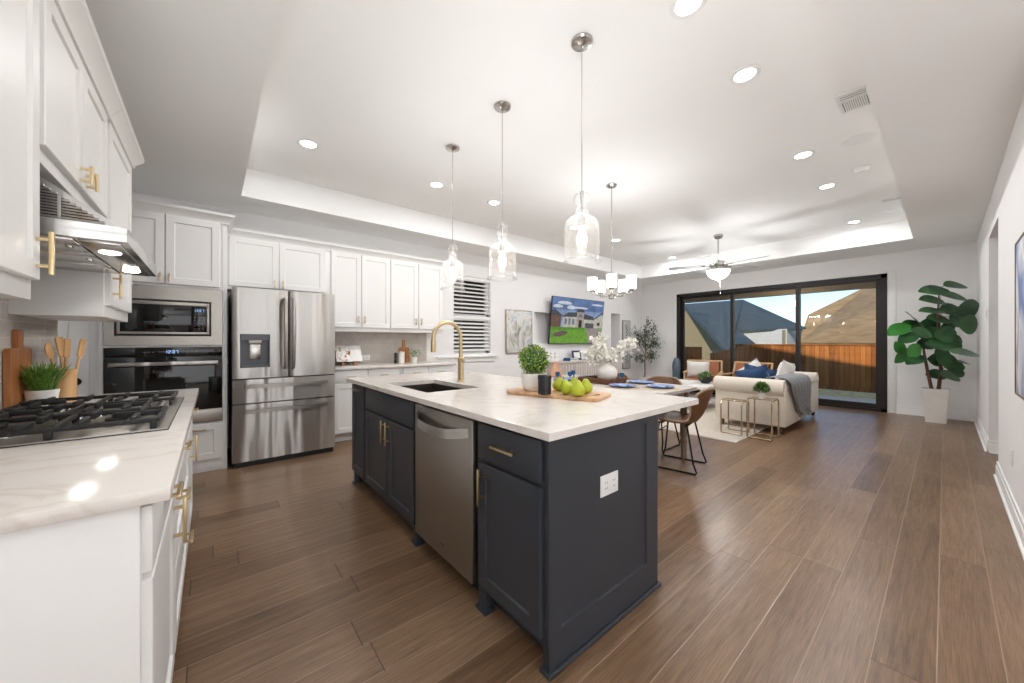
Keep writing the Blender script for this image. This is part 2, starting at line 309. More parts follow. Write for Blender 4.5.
m_book = art_mat('cookbook_page', [(0.35, (140, 96, 84)), (0.45, (224, 214, 206)), (0.55, (242, 240, 238)), (0.7, (120, 140, 96))], 14, None, (1, 1, 1))
m_paper = mat('paper', (242, 241, 238), 0.8, var=0.01)
m_basket = stripe_mat('fluted_whitewash', [(0.2, (188, 180, 174)), (0.8, (216, 210, 204))], 4, 'X', 0.6)

# ------------------------------------------------------------------ mesh helpers
class MB:
    def __init__(s): s.bm = bmesh.new(); s.mi = 0
    def _done(s, faces):
        for f in faces: f.material_index = s.mi
    def box(s, x0, y0, z0, x1, y1, z1, bev=0.0, M=None, seg=2):
        T = Matrix.Translation(((x0 + x1) / 2, (y0 + y1) / 2, (z0 + z1) / 2)) @ Matrix.Diagonal((abs(x1 - x0), abs(y1 - y0), abs(z1 - z0), 1))
        r = bmesh.ops.create_cube(s.bm, size=1.0, matrix=(M @ T) if M else T)
        vs = r['verts']; fs = {f for v in vs for f in v.link_faces}
        s._done(fs)
        if bev:
            es = list({e for v in vs for e in v.link_edges})
            q = bmesh.ops.bevel(s.bm, geom=es, offset=bev, segments=seg, affect='EDGES', profile=0.5)
            s._done(q['faces'])
        return s
    def face(s, pts):
        f = s.bm.faces.new([s.bm.verts.new(p) for p in pts]); f.material_index = s.mi; return s
    def grid(s, P, close_u=False, close_v=False):
        V = [[s.bm.verts.new(p) for p in row] for row in P]; nu, nv = len(V), len(V[0])
        for i in range(nu if close_u else nu - 1):
            for j in range(nv if close_v else nv - 1):
                a, b, c, d = V[i][j], V[(i + 1) % nu][j], V[(i + 1) % nu][(j + 1) % nv], V[i][(j + 1) % nv]
                q = []
                for v in (a, b, c, d):
                    if v not in q: q.append(v)
                try: f = s.bm.faces.new(q); f.material_index = s.mi
                except ValueError: pass
        return V
    def tube(s, pts, r, seg=10, cap=True, closed=False):
        pts = [Vector(p) for p in pts]; n = len(pts); rs = r if isinstance(r, (list, tuple)) else [r] * n
        rows = []; up = None
        for i, p in enumerate(pts):
            if closed: t = (pts[(i + 1) % n] - pts[i - 1]).normalized()
            else: t = (pts[min(i + 1, n - 1)] - pts[max(i - 1, 0)]).normalized()
            if up is None:
                up = Vector((0, 0, 1)) if abs(t.z) < 0.9 else Vector((1, 0, 0))
            a = up - t * up.dot(t)
            if a.length < 1e-4: a = t.orthogonal()
            a.normalize(); up = a; b = t.cross(a)
            rows.append([p + (a * math.cos(2 * math.pi * k / seg) + b * math.sin(2 * math.pi * k / seg)) * rs[i] for k in range(seg)])
        V = s.grid(rows, close_u=closed, close_v=True)
        if cap and not closed:
            for row in (V[0][::-1], V[-1]):
                f = s.bm.faces.new(row); f.material_index = s.mi
        return s
    def lathe(s, prof, c=(0, 0, 0), seg=24, M=None, sq=0.0):
        rows = []
        for r, z in prof:
            row = []
            for k in range(seg):
                a = 2 * math.pi * k / seg
                p = Vector((c[0] + r * math.cos(a), c[1] + r * math.sin(a), c[2] + z))
                row.append(M @ p if M else p)
            rows.append(row)
        V = s.grid(rows, close_v=True)
        for i, row in ((0, V[0][::-1]), (-1, V[-1])):
            if prof[i][0] > 1e-6:
                f = s.bm.faces.new(row); f.material_index = s.mi
        bmesh.ops.remove_doubles(s.bm, verts=[v for v in s.bm.verts], dist=1e-6)
        return s
    def prism(s, poly, fn):
        """poly: 2-D points; fn(u, v, k) -> 3-D point for k = 0, 1 (the two ends)."""
        a = [s.bm.verts.new(fn(u, v, 0)) for u, v in poly]; b = [s.bm.verts.new(fn(u, v, 1)) for u, v in poly]
        fs = [s.bm.faces.new(a[::-1]), s.bm.faces.new(b)]
        n = len(poly)
        for i in range(n): fs.append(s.bm.faces.new((a[i], a[(i + 1) % n], b[(i + 1) % n], b[i])))
        s._done(fs); return s
    def ball(s, c, r, sub=2, sc=(1, 1, 1), M=None):
        T = Matrix.Translation(c) @ (M or Matrix()) @ Matrix.Diagonal((r * sc[0], r * sc[1], r * sc[2], 1))
        q = bmesh.ops.create_icosphere(s.bm, subdivisions=sub, radius=1.0, matrix=T)
        s._done({f for v in q['verts'] for f in v.link_faces}); return s
    def leaf(s, base, d, up, L, Wd, curl=0.2, n=4, fold=0.15):
        d = Vector(d).normalized(); up = Vector(up); up = (up - d * up.dot(d)); up = up.normalized() if up.length > 1e-4 else d.orthogonal(); sd_ = d.cross(up)
        rows = []
        for i in range(n + 1):
            t = i / n; w = Wd * 0.5 * (math.sin(math.pi * min(1, t * 0.92 + 0.06)) ** 0.75)
            c = Vector(base) + d * (L * t) - up * (curl * L * t * t)
            rows.append([c - sd_ * w + up * (w * fold), c, c + sd_ * w + up * (w * fold)])
        s.grid(rows); return s
    def solid(s, t):
        bmesh.ops.recalc_face_normals(s.bm, faces=s.bm.faces[:])
        bmesh.ops.solidify(s.bm, geom=s.bm.faces[:], thickness=t); return s

def put(name, mb, m, parent=None, ang=35, smooth=True, recalc=True):
    me = bpy.data.meshes.new(name)
    if recalc: bmesh.ops.recalc_face_normals(mb.bm, faces=mb.bm.faces[:])
    if parent is not None:
        q = parent
        while q.parent is not None: q = q.parent
        mb.bm.transform(Matrix.Translation(-Vector(q.location)))
    mb.bm.to_mesh(me); mb.bm.free()
    for x in (m if isinstance(m, (list, tuple)) else [m]): me.materials.append(x)
    if smooth:
        me.polygons.foreach_set('use_smooth', [True] * len(me.polygons)); me.set_sharp_from_angle(angle=R(ang))
    o = bpy.data.objects.new(name, me); COL.objects.link(o)
    if parent is not None: o.parent = parent
    return o
def tag(o, label, cat, group=None, kind=None):
    o['label'] = label; o['category'] = cat
    if group: o['group'] = group
    if kind: o['kind'] = kind
    return o
def thing(name, label, cat, loc, group=None):
    o = bpy.data.objects.new(name, None); o.empty_display_size = 0.1; COL.objects.link(o); o.location = loc
    return tag(o, label, cat, group)
def struct(name, mb, m, label=None, cat=None, parent=None, ang=35):
    o = put(name, mb, m, parent, ang)
    if parent is None:
        o['kind'] = 'structure'
        if label: o['label'] = label; o['category'] = cat
    return o
def dup(root, loc, rz=0.0, label=None):
    r = root.copy(); COL.objects.link(r); r.location = loc; r.rotation_euler = (0, 0, rz)
    if label: r['label'] = label
    for ch in list(root.children):
        c = ch.copy(); COL.objects.link(c); c.parent = r
        for g in list(ch.children):
            d = g.copy(); COL.objects.link(d); d.parent = c
    return r
def frame(o, n):
    """Local u, v, n axes of an upright front: n is where it faces."""
    n = Vector(n); v = Vector((0, 0, 1)); u = v.cross(n)
    return Matrix(((u.x, v.x, n.x, o[0]), (u.y, v.y, n.y, o[1]), (u.z, v.z, n.z, o[2]), (0, 0, 0, 1)))
def ub(mb, M, u0, v0, n0, u1, v1, n1, bev=0.0): return mb.box(u0, v0, n0, u1, v1, n1, bev, M)
def shaker(M, u0, v0, u1, v1, t=0.02, rail=0.057, rec=0.009, n0=0.0, rails=None):
    mb = MB(); b = 0.0025; P = lambda u, v, n: M @ Vector((u, v, n0 + n))
    if u0 > u1: u0, u1 = u1, u0
    rl, rb, rr, rt_ = rails or (rail,) * 4
    def ring(d, n): return [P(u0 + d, v0 + d, n), P(u1 - d, v0 + d, n), P(u1 - d, v1 - d, n), P(u0 + d, v1 - d, n)]
    def rin(d, n): return [P(u0 + rl + d, v0 + rb + d, n), P(u1 - rr - d, v0 + rb + d, n), P(u1 - rr - d, v1 - rt_ - d, n), P(u0 + rl + d, v1 - rt_ - d, n)]
    rows = [ring(0, 0), ring(0, t - b), ring(b, t), rin(0, t), rin(0.004, t - rec)]
    V = mb.grid(rows, close_v=True); mb.bm.faces.new(V[-1]); mb.bm.faces.new(V[0][::-1])
    return mb
def slabfront(M, u0, v0, u1, v1, t=0.02, n0=0.0):
    return MB().box(min(u0, u1), v0, n0, max(u0, u1), v1, n0 + t, 0.0025, M)
def pull(M, u, v, L, vertical=True, n0=0.02, w=0.011, out=0.034):
    mb = MB(); h = L / 2; q = h * 0.62
    if vertical:
        mb.box(u - w / 2, v - h, n0 + out - w, u + w / 2, v + h, n0 + out, 0.002, M)
        for s in (-q, q): mb.box(u - w / 2.4, v + s - w / 2.4, n0, u + w / 2.4, v + s + w / 2.4, n0 + out - w / 2, 0, M)
    else:
        mb.box(u - h, v - w / 2, n0 + out - w, u + h, v + w / 2, n0 + out, 0.002, M)
        for s in (-q, q): mb.box(u + s - w / 2.4, v - w / 2.4, n0, u + s + w / 2.4, v + w / 2.4, n0 + out - w / 2, 0, M)
    return mb
def door(t, M, u0, v0, u1, v1, m, pu=None, pv=None, L=0.13, vertical=True, name='door', style='shaker', pm=None):
    d = put(name, shaker(M, u0, v0, u1, v1) if style == 'shaker' else slabfront(M, u0, v0, u1, v1), m, t)
    if pu is not None:
        h = put('handle', pull(M, pu, pv, L, vertical), pm or m_brass, d); h['label'] = 'brushed brass bar handle'
    return d
def crown(path, z, side_out=0.065, h=0.09):
    """A crown moulding along a polyline of (x, y) points with the outside on the left of the way."""
    prof = [(0.0, 0.0), (0.012, 0.0), (0.016, 0.022), (0.030, 0.040), (0.048, 0.062), (0.054, 0.066), (0.056, h), (0.0, h)]
    mb = MB(); rows = []; n = len(path)
    for i in range(n):
        p = Vector(path[i] + (0,)); d = []
        if i > 0: d.append((p - Vector(path[i - 1] + (0,))).normalized())
        if i < n - 1: d.append((Vector(path[i + 1] + (0,)) - p).normalized())
        ns = [Vector((-q.y, q.x, 0)) for q in d]
        nn = ns[0] if len(ns) == 1 else (ns[0] + ns[1]) / (1 + ns[0].dot(ns[1]))
        rows.append([p + nn * o_ + Vector((0, 0, z + k)) for o_, k in prof])
    V = mb.grid(rows, close_v=True); mb.bm.faces.new(V[0][::-1]); mb.bm.faces.new(V[-1])
    return mb
def rnd_rect(x0, y0, x1, y1, r, n=5):
    out = []
    for cx, cy, a0 in ((x1 - r, y1 - r, 0), (x0 + r, y1 - r, 90), (x0 + r, y0 + r, 180), (x1 - r, y0 + r, 270)):
        for k in range(n + 1): a = R(a0 + 90 * k / n); out.append((cx + r * math.cos(a), cy + r * math.sin(a)))
    return out
def arc(c, r, a0, a1, n, ax, ay):
    return [Vector(c) + Vector(ax) * (r * math.cos(R(a0 + (a1 - a0) * k / n))) + Vector(ay) * (r * math.sin(R(a0 + (a1 - a0) * k / n))) for k in range(n + 1)]
def lamp(kind, name, loc, w, col=(0.985, 0.99, 1.0), size=0.1, parent=None, spread=None):
    d = bpy.data.lights.new(name, kind); d.energy = w; d.color = col
    if kind == 'AREA':
        d.shape = 'DISK'; d.size = size
        if spread: d.spread = R(spread)
    else: d.shadow_soft_size = size
    o = bpy.data.objects.new(name, d); COL.objects.link(o); o.location = loc
    if parent is not None: o.parent = parent; o.location = Vector(loc) - Vector(parent.location)
    return o

def uplight(name, loc, w, size, parent, ang=172):  # extra upward fill added at a fixture to brighten the ceiling
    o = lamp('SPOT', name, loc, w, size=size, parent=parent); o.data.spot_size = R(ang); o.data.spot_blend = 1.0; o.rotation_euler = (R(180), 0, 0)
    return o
# ------------------------------------------------------------------ the room
YB, YR, XW, XL, ZC, ZT = 5.28, -0.31, 9.0, -0.72, 2.75, 3.05       # back wall, right wall, garden wall, range wall, soffit, tray
struct('floor', MB().box(-2.2, -4.2, -0.12, XW + 0.12, YB + 0.2, 0.0).box(7.4, YB + 0.2, -0.12, 8.1, YB + 0.7, 0.0), m_floor)
mb = MB()                                                           # soffit ring round the raised tray, and the tray's flat
TX0, TX1, TY0, TY1 = 0.235, 7.95, 0.30, 4.69
mb.box(-2.2, -4.2, ZC, TX0, YB + 0.2, ZT + 0.12); mb.box(TX1, -4.2, ZC, XW + 0.15, YB + 0.2, ZT + 0.12)
mb.box(TX0, -4.2, ZC, TX1, TY0, ZT + 0.12); mb.box(TX0, TY1, ZC, TX1, YB + 0.2, ZT + 0.12)
mb.box(TX0, TY0, ZT, TX1, TY1, ZT + 0.12)
struct('ceiling', mb, m_ceil)
# back wall with a window, a shallow niche behind the television and a narrow tall recess
def wall_with_holes(mb, lo, hi, zlo, zhi, holes, boxfn):
    cuts = sorted({lo, hi} | {h[0] for h in holes} | {h[1] for h in holes})
    for a, b in zip(cuts, cuts[1:]):
        zs = [(zlo, zhi)]
        for h in holes:
            if h[0] <= a + 1e-6 and h[1] >= b - 1e-6:
                nz = []
                for z0, z1 in zs:
                    if h[2] > z0: nz.append((z0, min(z1, h[2])))
                    if h[3] < z1: nz.append((max(z0, h[3]), z1))
                zs = nz
        for z0, z1 in zs:
            if z1 - z0 > 1e-5: boxfn(mb, a, b, z0, z1)
WX0, WX1, WZ0, WZ1 = 3.12, 3.89, 1.02, 2.36
mb = MB()
wall_with_holes(mb, -0.72, XW + 0.15, 0, ZC, [(WX0, WX1, WZ0, WZ1), (4.98, 7.05, 1.19, 1.83), (7.58, 7.97, 0.0, 1.93)],
                lambda q, a, b, z0, z1: q.box(a, YB, z0, b, YB + 0.07, z1))
wall_with_holes(mb, -0.72, XW + 0.15, 0, ZC, [(WX0, WX1, WZ0, WZ1), (4.98, 7.05, 1.19, 1.83), (7.58, 7.97, 0.0, 1.93)], lambda q, a, b, z0, z1: q.box(a, YB + 0.07, z0, b, YB + 0.16, z1))
mb.box(4.9, YB + 0.16, 1.1, 7.13, YB + 0.2, 1.92)
for a_ in ((7.48, YB + 0.16, 0, 7.58, YB + 0.6, 2.03), (7.97, YB + 0.16, 0, 8.07, YB + 0.6, 2.03), (7.48, YB + 0.6, 0, 8.07, YB + 0.68, 2.03), (7.58, YB + 0.16, 1.93, 7.97, YB + 0.6, 2.03)): mb.box(*a_)
struct('wall_back', mb, m_wall)
DY0, DY1, DZ = 0.64, 4.32, 2.41
mb = MB()
wall_with_holes(mb, YR - 0.15, YB + 0.16, 0, ZC, [(DY0, DY1, 0.0, DZ)], lambda q, a, b, z0, z1: q.box(XW, a, z0, XW + 0.15, b, z1))
struct('wall_garden', mb, m_wall)
mb = MB()                                                           # right wall with a hallway opening
mb.box(3.0, YR - 0.13, 0, 5.50, YR, ZC); mb.box(6.60, YR - 0.13, 0, XW, YR, ZC); mb.box(5.50, YR - 0.13, 2.37, 6.60, YR, ZC)
mb.box(6.60, -1.8, 0, 6.72, YR - 0.13, ZC); mb.box(5.38, -1.8, 0, 5.50, YR - 0.13, ZC); mb.box(5.38, -1.92, 0, 6.72, -1.8, ZC)
struct('wall_right', mb, m_wall)
struct('hall_floor', MB().box(5.38, -1.8, -0.12, 6.72, -0.6, -0.0005), m_floor)
struct('wall_entry', MB().box(3.0, -4.2, 0, 3.13, YR - 0.13, ZC).box(-2.32, -4.33, 0, 3.13, -4.2, ZC), m_wall)
struct('wall_left', MB().box(XL - 0.12, -0.6, 0, XL, 3.40, ZC), m_wall)
struct('wall_pantry', MB().box(-2.2, 4.60, 0, -0.72, 4.72, ZC).box(-2.32, -4.2, 0, -2.2, 4.72, ZC).box(-0.80, 4.60, 0, -0.72, 5.44, ZC), m_wall)
# baseboards
def baseb(name, x0, y0, x1, y1, n):
    mb = MB(); nx, ny = n; t1, t2 = 0.015, 0.010
    for t, z0, z1 in ((t1, 0, 0.105), (t2, 0.105, 0.14), (0.028, 0, 0.018)):
        mb.box(min(x0, x0 + nx * t), min(y0, y0 + ny * t), z0, max(x1, x1 + nx * t), max(y1, y1 + ny * t), z1, 0.002)
    return struct(name, mb, m_trim)
baseb('baseboard_right', 3.0, YR, 5.50, YR, (0, 1))
baseb('baseboard_hall', 6.60, -1.8, 6.60, YR, (-1, 0))
baseb('baseboard_corner', 6.60, YR, XW, YR, (0, 1))
baseb('baseboard_garden', XW, YR, XW, 0.53, (-1, 0))
baseb('baseboard_window', XW, 4.43, XW, YB, (-1, 0))
baseb('baseboard_back', 3.0, YB, 7.58, YB, (0, -1))
baseb('baseboard_nook', 7.97, YB, XW, YB, (0, -1))
# slim casing round the sliding door
mb = MB()
for a, b, z0, z1 in ((0.535, 0.64, 0, 2.46), (4.32, 4.425, 0, 2.46), (0.64, 4.32, 2.41, 2.46)):
    mb.box(XW - 0.012, a, z0, XW, b, z1, 0.002)
struct('trim_1', mb, m_trim)
# three-panel sliding glass door
d = MB(); fw = 0.075
d.box(XW - 0.02, DY0, 0, XW + 0.14, DY0 + fw, DZ); d.box(XW - 0.02, DY1 - fw, 0, XW + 0.14, DY1, DZ)
d.box(XW - 0.02, DY0, DZ - 0.07, XW + 0.14, DY1, DZ); d.box(XW - 0.02, DY0, 0, XW + 0.14, DY1, 0.045)
dr = struct('door_1', d, m_bronze)
def sash(y0, y1, x, name):
    q = MB(); s = 0.065
    q.box(x, y0, 0.045, x + 0.045, y0 + s, DZ - 0.07); q.box(x, y1 - s, 0.045, x + 0.045, y1, DZ - 0.07)
    q.box(x, y0 + s, 0.045, x + 0.045, y1 - s, 0.13); q.box(x, y0 + s, DZ - 0.12, x + 0.045, y1 - s, DZ - 0.07)
    f = put('sash', q, m_bronze, dr)
    put('pane', MB().box(x + 0.018, y0 + s, 0.13, x + 0.024, y1 - s, DZ - 0.12), m_pane, f)
    return f
sash(DY0 + fw, 1.92, XW + 0.0, 'a'); sash(1.85, 3.12, XW + 0.05, 'b'); sash(3.055, DY1 - fw, XW + 0.09, 'c')
# window over the counter
w = MB()
for x0, x1, z0, z1 in ((WX0, WX0 + 0.05, WZ0, WZ1), (WX1 - 0.05, WX1, WZ0, WZ1), (WX0, WX1, WZ0, WZ0 + 0.05), (WX0, WX1, WZ1 - 0.05, WZ1), (WX0, WX1, 1.66, 1.71)):
    w.box(x0, YB + 0.08, z0, x1, YB + 0.13, z1)
wd = struct('window_1', w, m_trim)
put('pane', MB().box(WX0 + 0.05, YB + 0.10, WZ0 + 0.05, WX1 - 0.05, YB + 0.106, WZ1 - 0.05), m_pane, wd)
mb = MB().box(2.80, YB - 0.05, 0.955, 4.02, YB + 0.0, 0.985, 0.004).box(2.84, YB - 0.02, 0.875, 3.98, YB, 0.955, 0.004)
struct('trim_2', mb, m_trim)
# blinds: two sets of horizontal slats, one for each sash
for z0, z1, lab in ((1.70, 2.34, 'white slatted blind on the upper half of the counter window'), (1.04, 1.655, 'white slatted blind on the lower half of the counter window')):
    b = thing('window_blind', lab, 'blind', (WX0, YB, z0), 'blinds on the counter window')
    mb = MB(); n = 9
    for k in range(n):
        z = z0 + 0.06 + (z1 - z0 - 0.09) * k / (n - 1) - 0.015
        Mx = Matrix.Translation((0, YB + 0.035, z)) @ Matrix.Rotation(R(32), 4, 'X')
        mb.box(WX0 + 0.012, -0.031, -0.0015, WX1 - 0.012, 0.031, 0.0015, 0, Mx)
    put('slat', mb, m_blind, b)
    put('head_rail', MB().box(WX0 + 0.008, YB + 0.008, z1 - 0.045, WX1 - 0.008, YB + 0.06, z1 + 0.015, 0.003), m_blind, b)
    for x in (WX0 + 0.16, WX1 - 0.16): put('cord', MB().tube([(x, YB + 0.004, z0 + 0.03), (x, YB + 0.004, z1)], 0.0016, 6), m_blind, b)
# pantry door beyond the range
mb = MB(); Mp = frame((0, 4.57, 0), (0, -1, 0))
for a, b_ in ((-1.50, -0.80),): pass
mb = shaker(Mp, -1.55, 0.01, -0.785, 2.03, 0.035, 0.11, 0.012, -0.02)
pd = struct('door_2', mb, m_trim)
put('panel', shaker(Mp, -1.42, 1.08, -0.90, 1.88, 0.016, 0.05, 0.006, 0.002), m_trim, pd)
kn = put('door_knob', MB().lathe([(0.0, 0), (0.03, 0), (0.03, 0.006), (0.011, 0.008), (0.011, 0.035), (0.024, 0.042), (0.031, 0.055), (0.027, 0.068), (0.0, 0.072)], (0, 0, 0), 20, frame((-0.855, 4.55, 0.90), (0, -1, 0))), m_blackmetal, pd)
kn['label'] = 'round black door knob'
mb = MB(); mb.box(-0.785, 4.545, 0, -0.72, 4.60, 2.10, 0.003); mb.box(-1.55, 4.545, 2.04, -0.785, 4.60, 2.10, 0.003)
struct('trim_3', mb, m_trim)
# tiled backsplashes
struct('backsplash_range', MB().box(XL, 0.2, 0.914, XL + 0.010, 3.40, 1.80), m_tile2)
struct('backsplash_counter', MB().box(1.10, YB - 0.010, 0.914, 2.62, YB, 1.42), m_tile)
# ------------------------------------------------------------------ range wall (faces +X)
MR = frame((-0.12, 0, 0), (1, 0, 0))          # u = Y, v = Z
def base_range(name, label, y0, y1, fronts, end=False):
    t = thing(name, label, 'cabinet', (-0.4, (y0 + y1) / 2, 0), 'white base cabinets under the range counter')
    b = MB().box(-0.712, y0, 0.10, -0.12, y1, 0.884, 0.001).box(-0.712, y0, 0.0, -0.19, y1, 0.10)
    if end: b.box(-0.712, y0 - 0.006, 0.0, -0.118, y0 + 0.02, 0.884, 0.001)
    put('body', b, m_cab, t)
    for f in fronts: door(t, MR, *f[:4], m_cab, f[4], f[5], f[6], f[7], f[8], f[9])
    return t
#                       u0 v0 u1 v1  pull u, v, L, vertical, name, style
base_range('base_cabinet', 'white base cabinet at the near end of the cooktop counter', 1.10, 1.74,
           [(1.115, 0.725, 1.725, 0.87, 1.42, 0.80, 0.13, False, 'drawer', 'slab'), (1.115, 0.115, 1.725, 0.71, 1.665, 0.62, 0.15, True, 'door', 'shaker')], True)
base_range('base_cabinet', 'white drawer cabinet directly under the gas cooktop', 1.745, 2.75,
           [(1.76, 0.725, 2.735, 0.87, 2.0, 0.80, 0.13, False, 'drawer', 'slab'), (1.76, 0.43, 2.735, 0.71, 1.95, 0.62, 0.13, False, 'drawer', 'shaker'), (1.76, 0.115, 2.735, 0.415, 2.25, 0.32, 0.13, False, 'drawer', 'shaker')])
base_range('base_cabinet', 'white base cabinet at the far end of the cooktop counter', 2.755, 3.22,
           [(2.77, 0.725, 3.205, 0.87, 3.0, 0.80, 0.13, False, 'drawer', 'slab'), (2.77, 0.115, 3.205, 0.71, 2.83, 0.60, 0.15, True, 'door', 'shaker')])
tag(put('range_worktop', MB().box(-0.709, 1.079, 0.8845, -0.069, 3.244, 0.914, 0.003), m_quartz), 'white quartz worktop holding the gas cooktop', 'worktop')
# wall cabinets
MU = frame((-0.42, 0, 0), (1, 0, 0))
def upper_range(label, y0, y1, z0, fronts, lip=0.0, ends=(False, False)):
    t = thing('wall_cabinet', label, 'cabinet', (-0.55, (y0 + y1) / 2, z0), 'white wall cabinets over the cooktop')
    b = MB().box(-0.712, y0, z0, -0.42, y1, 2.375, 0.0015)
    put('body', b, m_cab, t)
    for f in fronts: door(t, MU, *f[:4], m_cab, f[4], f[5], 0.075 if z0 > 1.5 else 0.13)
    p = [(-0.405, y0), (-0.405, y1)][::-1]
    if ends[1]: p = [(-0.712, y1)] + p
    if ends[0]: p = p + [(-0.712, y0)]
    put('crown_molding', crown(p, 2.36), m_cab, t)
    return t
upper_range('white double-door wall cabinet on the near side of the range hood', 0.86, 1.765, 1.355,
            [(0.872, 1.415, 1.305, 2.355, 1.27, 1.50), (1.313, 1.415, 1.752, 2.355, 1.722, 1.495)])
upper_range('short white wall cabinet directly above the range hood', 1.768, 2.712, 1.80,
            [(1.80, 1.845, 2.232, 2.355, 2.195, 1.895), (2.24, 1.845, 2.672, 2.355, 2.277, 1.895)])
upper_range('narrow white wall cabinet on the far side of the range hood', 2.715, 3.392, 1.355,
            [(2.745, 1.415, 3.372, 2.355, 2.79, 1.52)], ends=(False, True))
# range hood
h = thing('range_hood', 'stainless steel range hood under the short wall cabinet', 'range hood', (-0.45, 2.28, 1.57))
hy0, hy1 = 1.85, 2.71
mb = MB(); mb.box(-0.708, hy0, 1.578, -0.23, hy1, 1.632, 0.002)
mb.prism([(-0.708, 1.632), (-0.245, 1.632), (-0.47, 1.795), (-0.708, 1.795)], lambda x, z, k: Vector((x, hy0 + 0.012 if k == 0 else hy1 - 0.012, z)))
put('body', mb, m_steel2, h)
lv = MB()                                     # louvred vent on the end of the hood
for k in range(13):
    z = 1.640 + 0.0095 * k; xr = -0.275 - (z - 1.632) * 1.38
    Ml = Matrix.Translation((0, hy0 + 0.008, z)) @ Matrix.Rotation(R(28), 4, 'X')
    lv.box(-0.47, -0.005, -0.0032, xr, 0.005, 0.0032, 0, Ml)
put('vent_louver', lv, m_steel2, h)
put('vent_frame', MB().box(-0.486, hy0 + 0.004, 1.634, -0.474, hy0 + 0.016, 1.775), m_steel2, h); put('vent_divider', MB().box(-0.388, hy0 + 0.001, 1.634, -0.38, hy0 + 0.012, 1.71), m_steel2, h)
put('vent_recess', MB().prism([(-0.47, 1.636), (-0.285, 1.636), (-0.47, 1.768)], lambda x, z, k: Vector((x, hy0 + 0.0095 if k == 0 else hy0 + 0.0118, z))), m_dark, h)
ff = MB()
for k in range(3):                            # baffle filters set into the underside
    y0 = hy0 + 0.03 + k * 0.27
    ff.box(-0.69, y0, 1.572, -0.36, y0 + 0.262, 1.579, 0.001)
    ff.box(-0.40, y0 + 0.11, 1.566, -0.385, y0 + 0.15, 1.573, 0.001)
put('filter', ff, m_steel2, h)
put('control_strip', MB().box(-0.35, hy0 + 0.03, 1.572, -0.25, hy1 - 0.03, 1.579, 0.001), m_steel2, h)
for y in (2.05, 2.52):
    g = put('hood_light', MB().lathe([(0.0, -0.004), (0.026, -0.004), (0.03, 0.0), (0.03, 0.004), (0, 0.004)], (-0.30, y, 1.5705), 20), m_can, h)
    lamp('SPOT', 'hood_lamp', (-0.30, y, 1.562), 1.2, size=0.03, parent=h).data.spot_size = R(130)
# cooktop
ck = thing('gas_cooktop', 'black five-burner gas cooktop set in the quartz worktop', 'cooktop', (-0.39, 2.25, 0.914))
put('tray', MB().box(-0.655, 1.781, 0.9145, -0.122, 2.726, 0.922, 0.003), m_steelv, ck)
put('trim_edge', MB().box(-0.658, 1.778, 0.9142, -0.119, 2.729, 0.9175, 0.001), m_dark, ck)
for bx, by, br in ((-0.52, 1.97, 0.045), (-0.27, 1.97, 0.038), (-0.41, 2.255, 0.06), (-0.52, 2.54, 0.045), (-0.27, 2.54, 0.038)):
    q = put('burner', MB().lathe([(0, 0.922), (br * 1.25, 0.922), (br * 1.2, 0.93), (br, 0.932), (br, 0.94), (0, 0.94)], (bx, by, 0), 24), m_nickel, ck)
    put('burner_cap', MB().lathe([(0, 0.9405), (br * 0.85, 0.9405), (br * 0.85, 0.947), (br * 0.7, 0.95), (0, 0.951)], (bx, by, 0), 24), m_iron, q)
for y0, y1 in ((1.80, 2.10), (2.112, 2.395), (2.407, 2.708)):
    mb = MB(); x0, x1, zt = -0.64, -0.15, 0.962
    mid = y0 > 2.11 and y1 < 2.40
    xa = x0; xb = x1 - (0.07 if mid else 0.0)
    b_ = 0.0075
    for x in (xa, xb): mb.box(x - b_, y0, zt - 0.018, x + b_, y1, zt - 0.002, 0.003)
    for y in (y0, y1): mb.box(xa, y - b_, zt - 0.018, xb, y + b_, zt - 0.002, 0.003)
    n = 4
    for k in range(n):                        # fingers running across, raised at the tips
        x = xa + (xb - xa) * (k + 0.5) / n
        mb.box(x - b_, y0 - 0.004, zt - 0.016, x + b_, y0 + 0.115, zt + 0.006, 0.003); mb.box(x - b_, y1 - 0.115, zt - 0.016, x + b_, y1 + 0.004, zt + 0.006, 0.003)
    mb.box(xa, (y0 + y1) / 2 - b_, zt - 0.014, xa + 0.13, (y0 + y1) / 2 + b_, zt + 0.006, 0.003); mb.box(xb - 0.13, (y0 + y1) / 2 - b_, zt - 0.014, xb, (y0 + y1) / 2 + b_, zt + 0.006, 0.003)
    mb.box((xa + xb) / 2 - b_, y0, zt - 0.018, (xa + xb) / 2 + b_, y1, zt - 0.004, 0.003)
    for x in (xa + 0.01, xb - 0.01, (xa + xb) / 2):
        for y in (y0, y1): mb.box(x - 0.009, y - 0.009, 0.922, x + 0.009, y + 0.009, zt - 0.01, 0.003)
    put('grate', mb, m_iron, ck)
for k in range(5):
    put('knob', MB().lathe([(0.0, 0.922), (0.021, 0.922), (0.021, 0.926), (0.0175, 0.928), (0.016, 0.95), (0.0, 0.952)], (-0.175, 2.145 + 0.055 * k, 0), 20), m_nickel, ck)
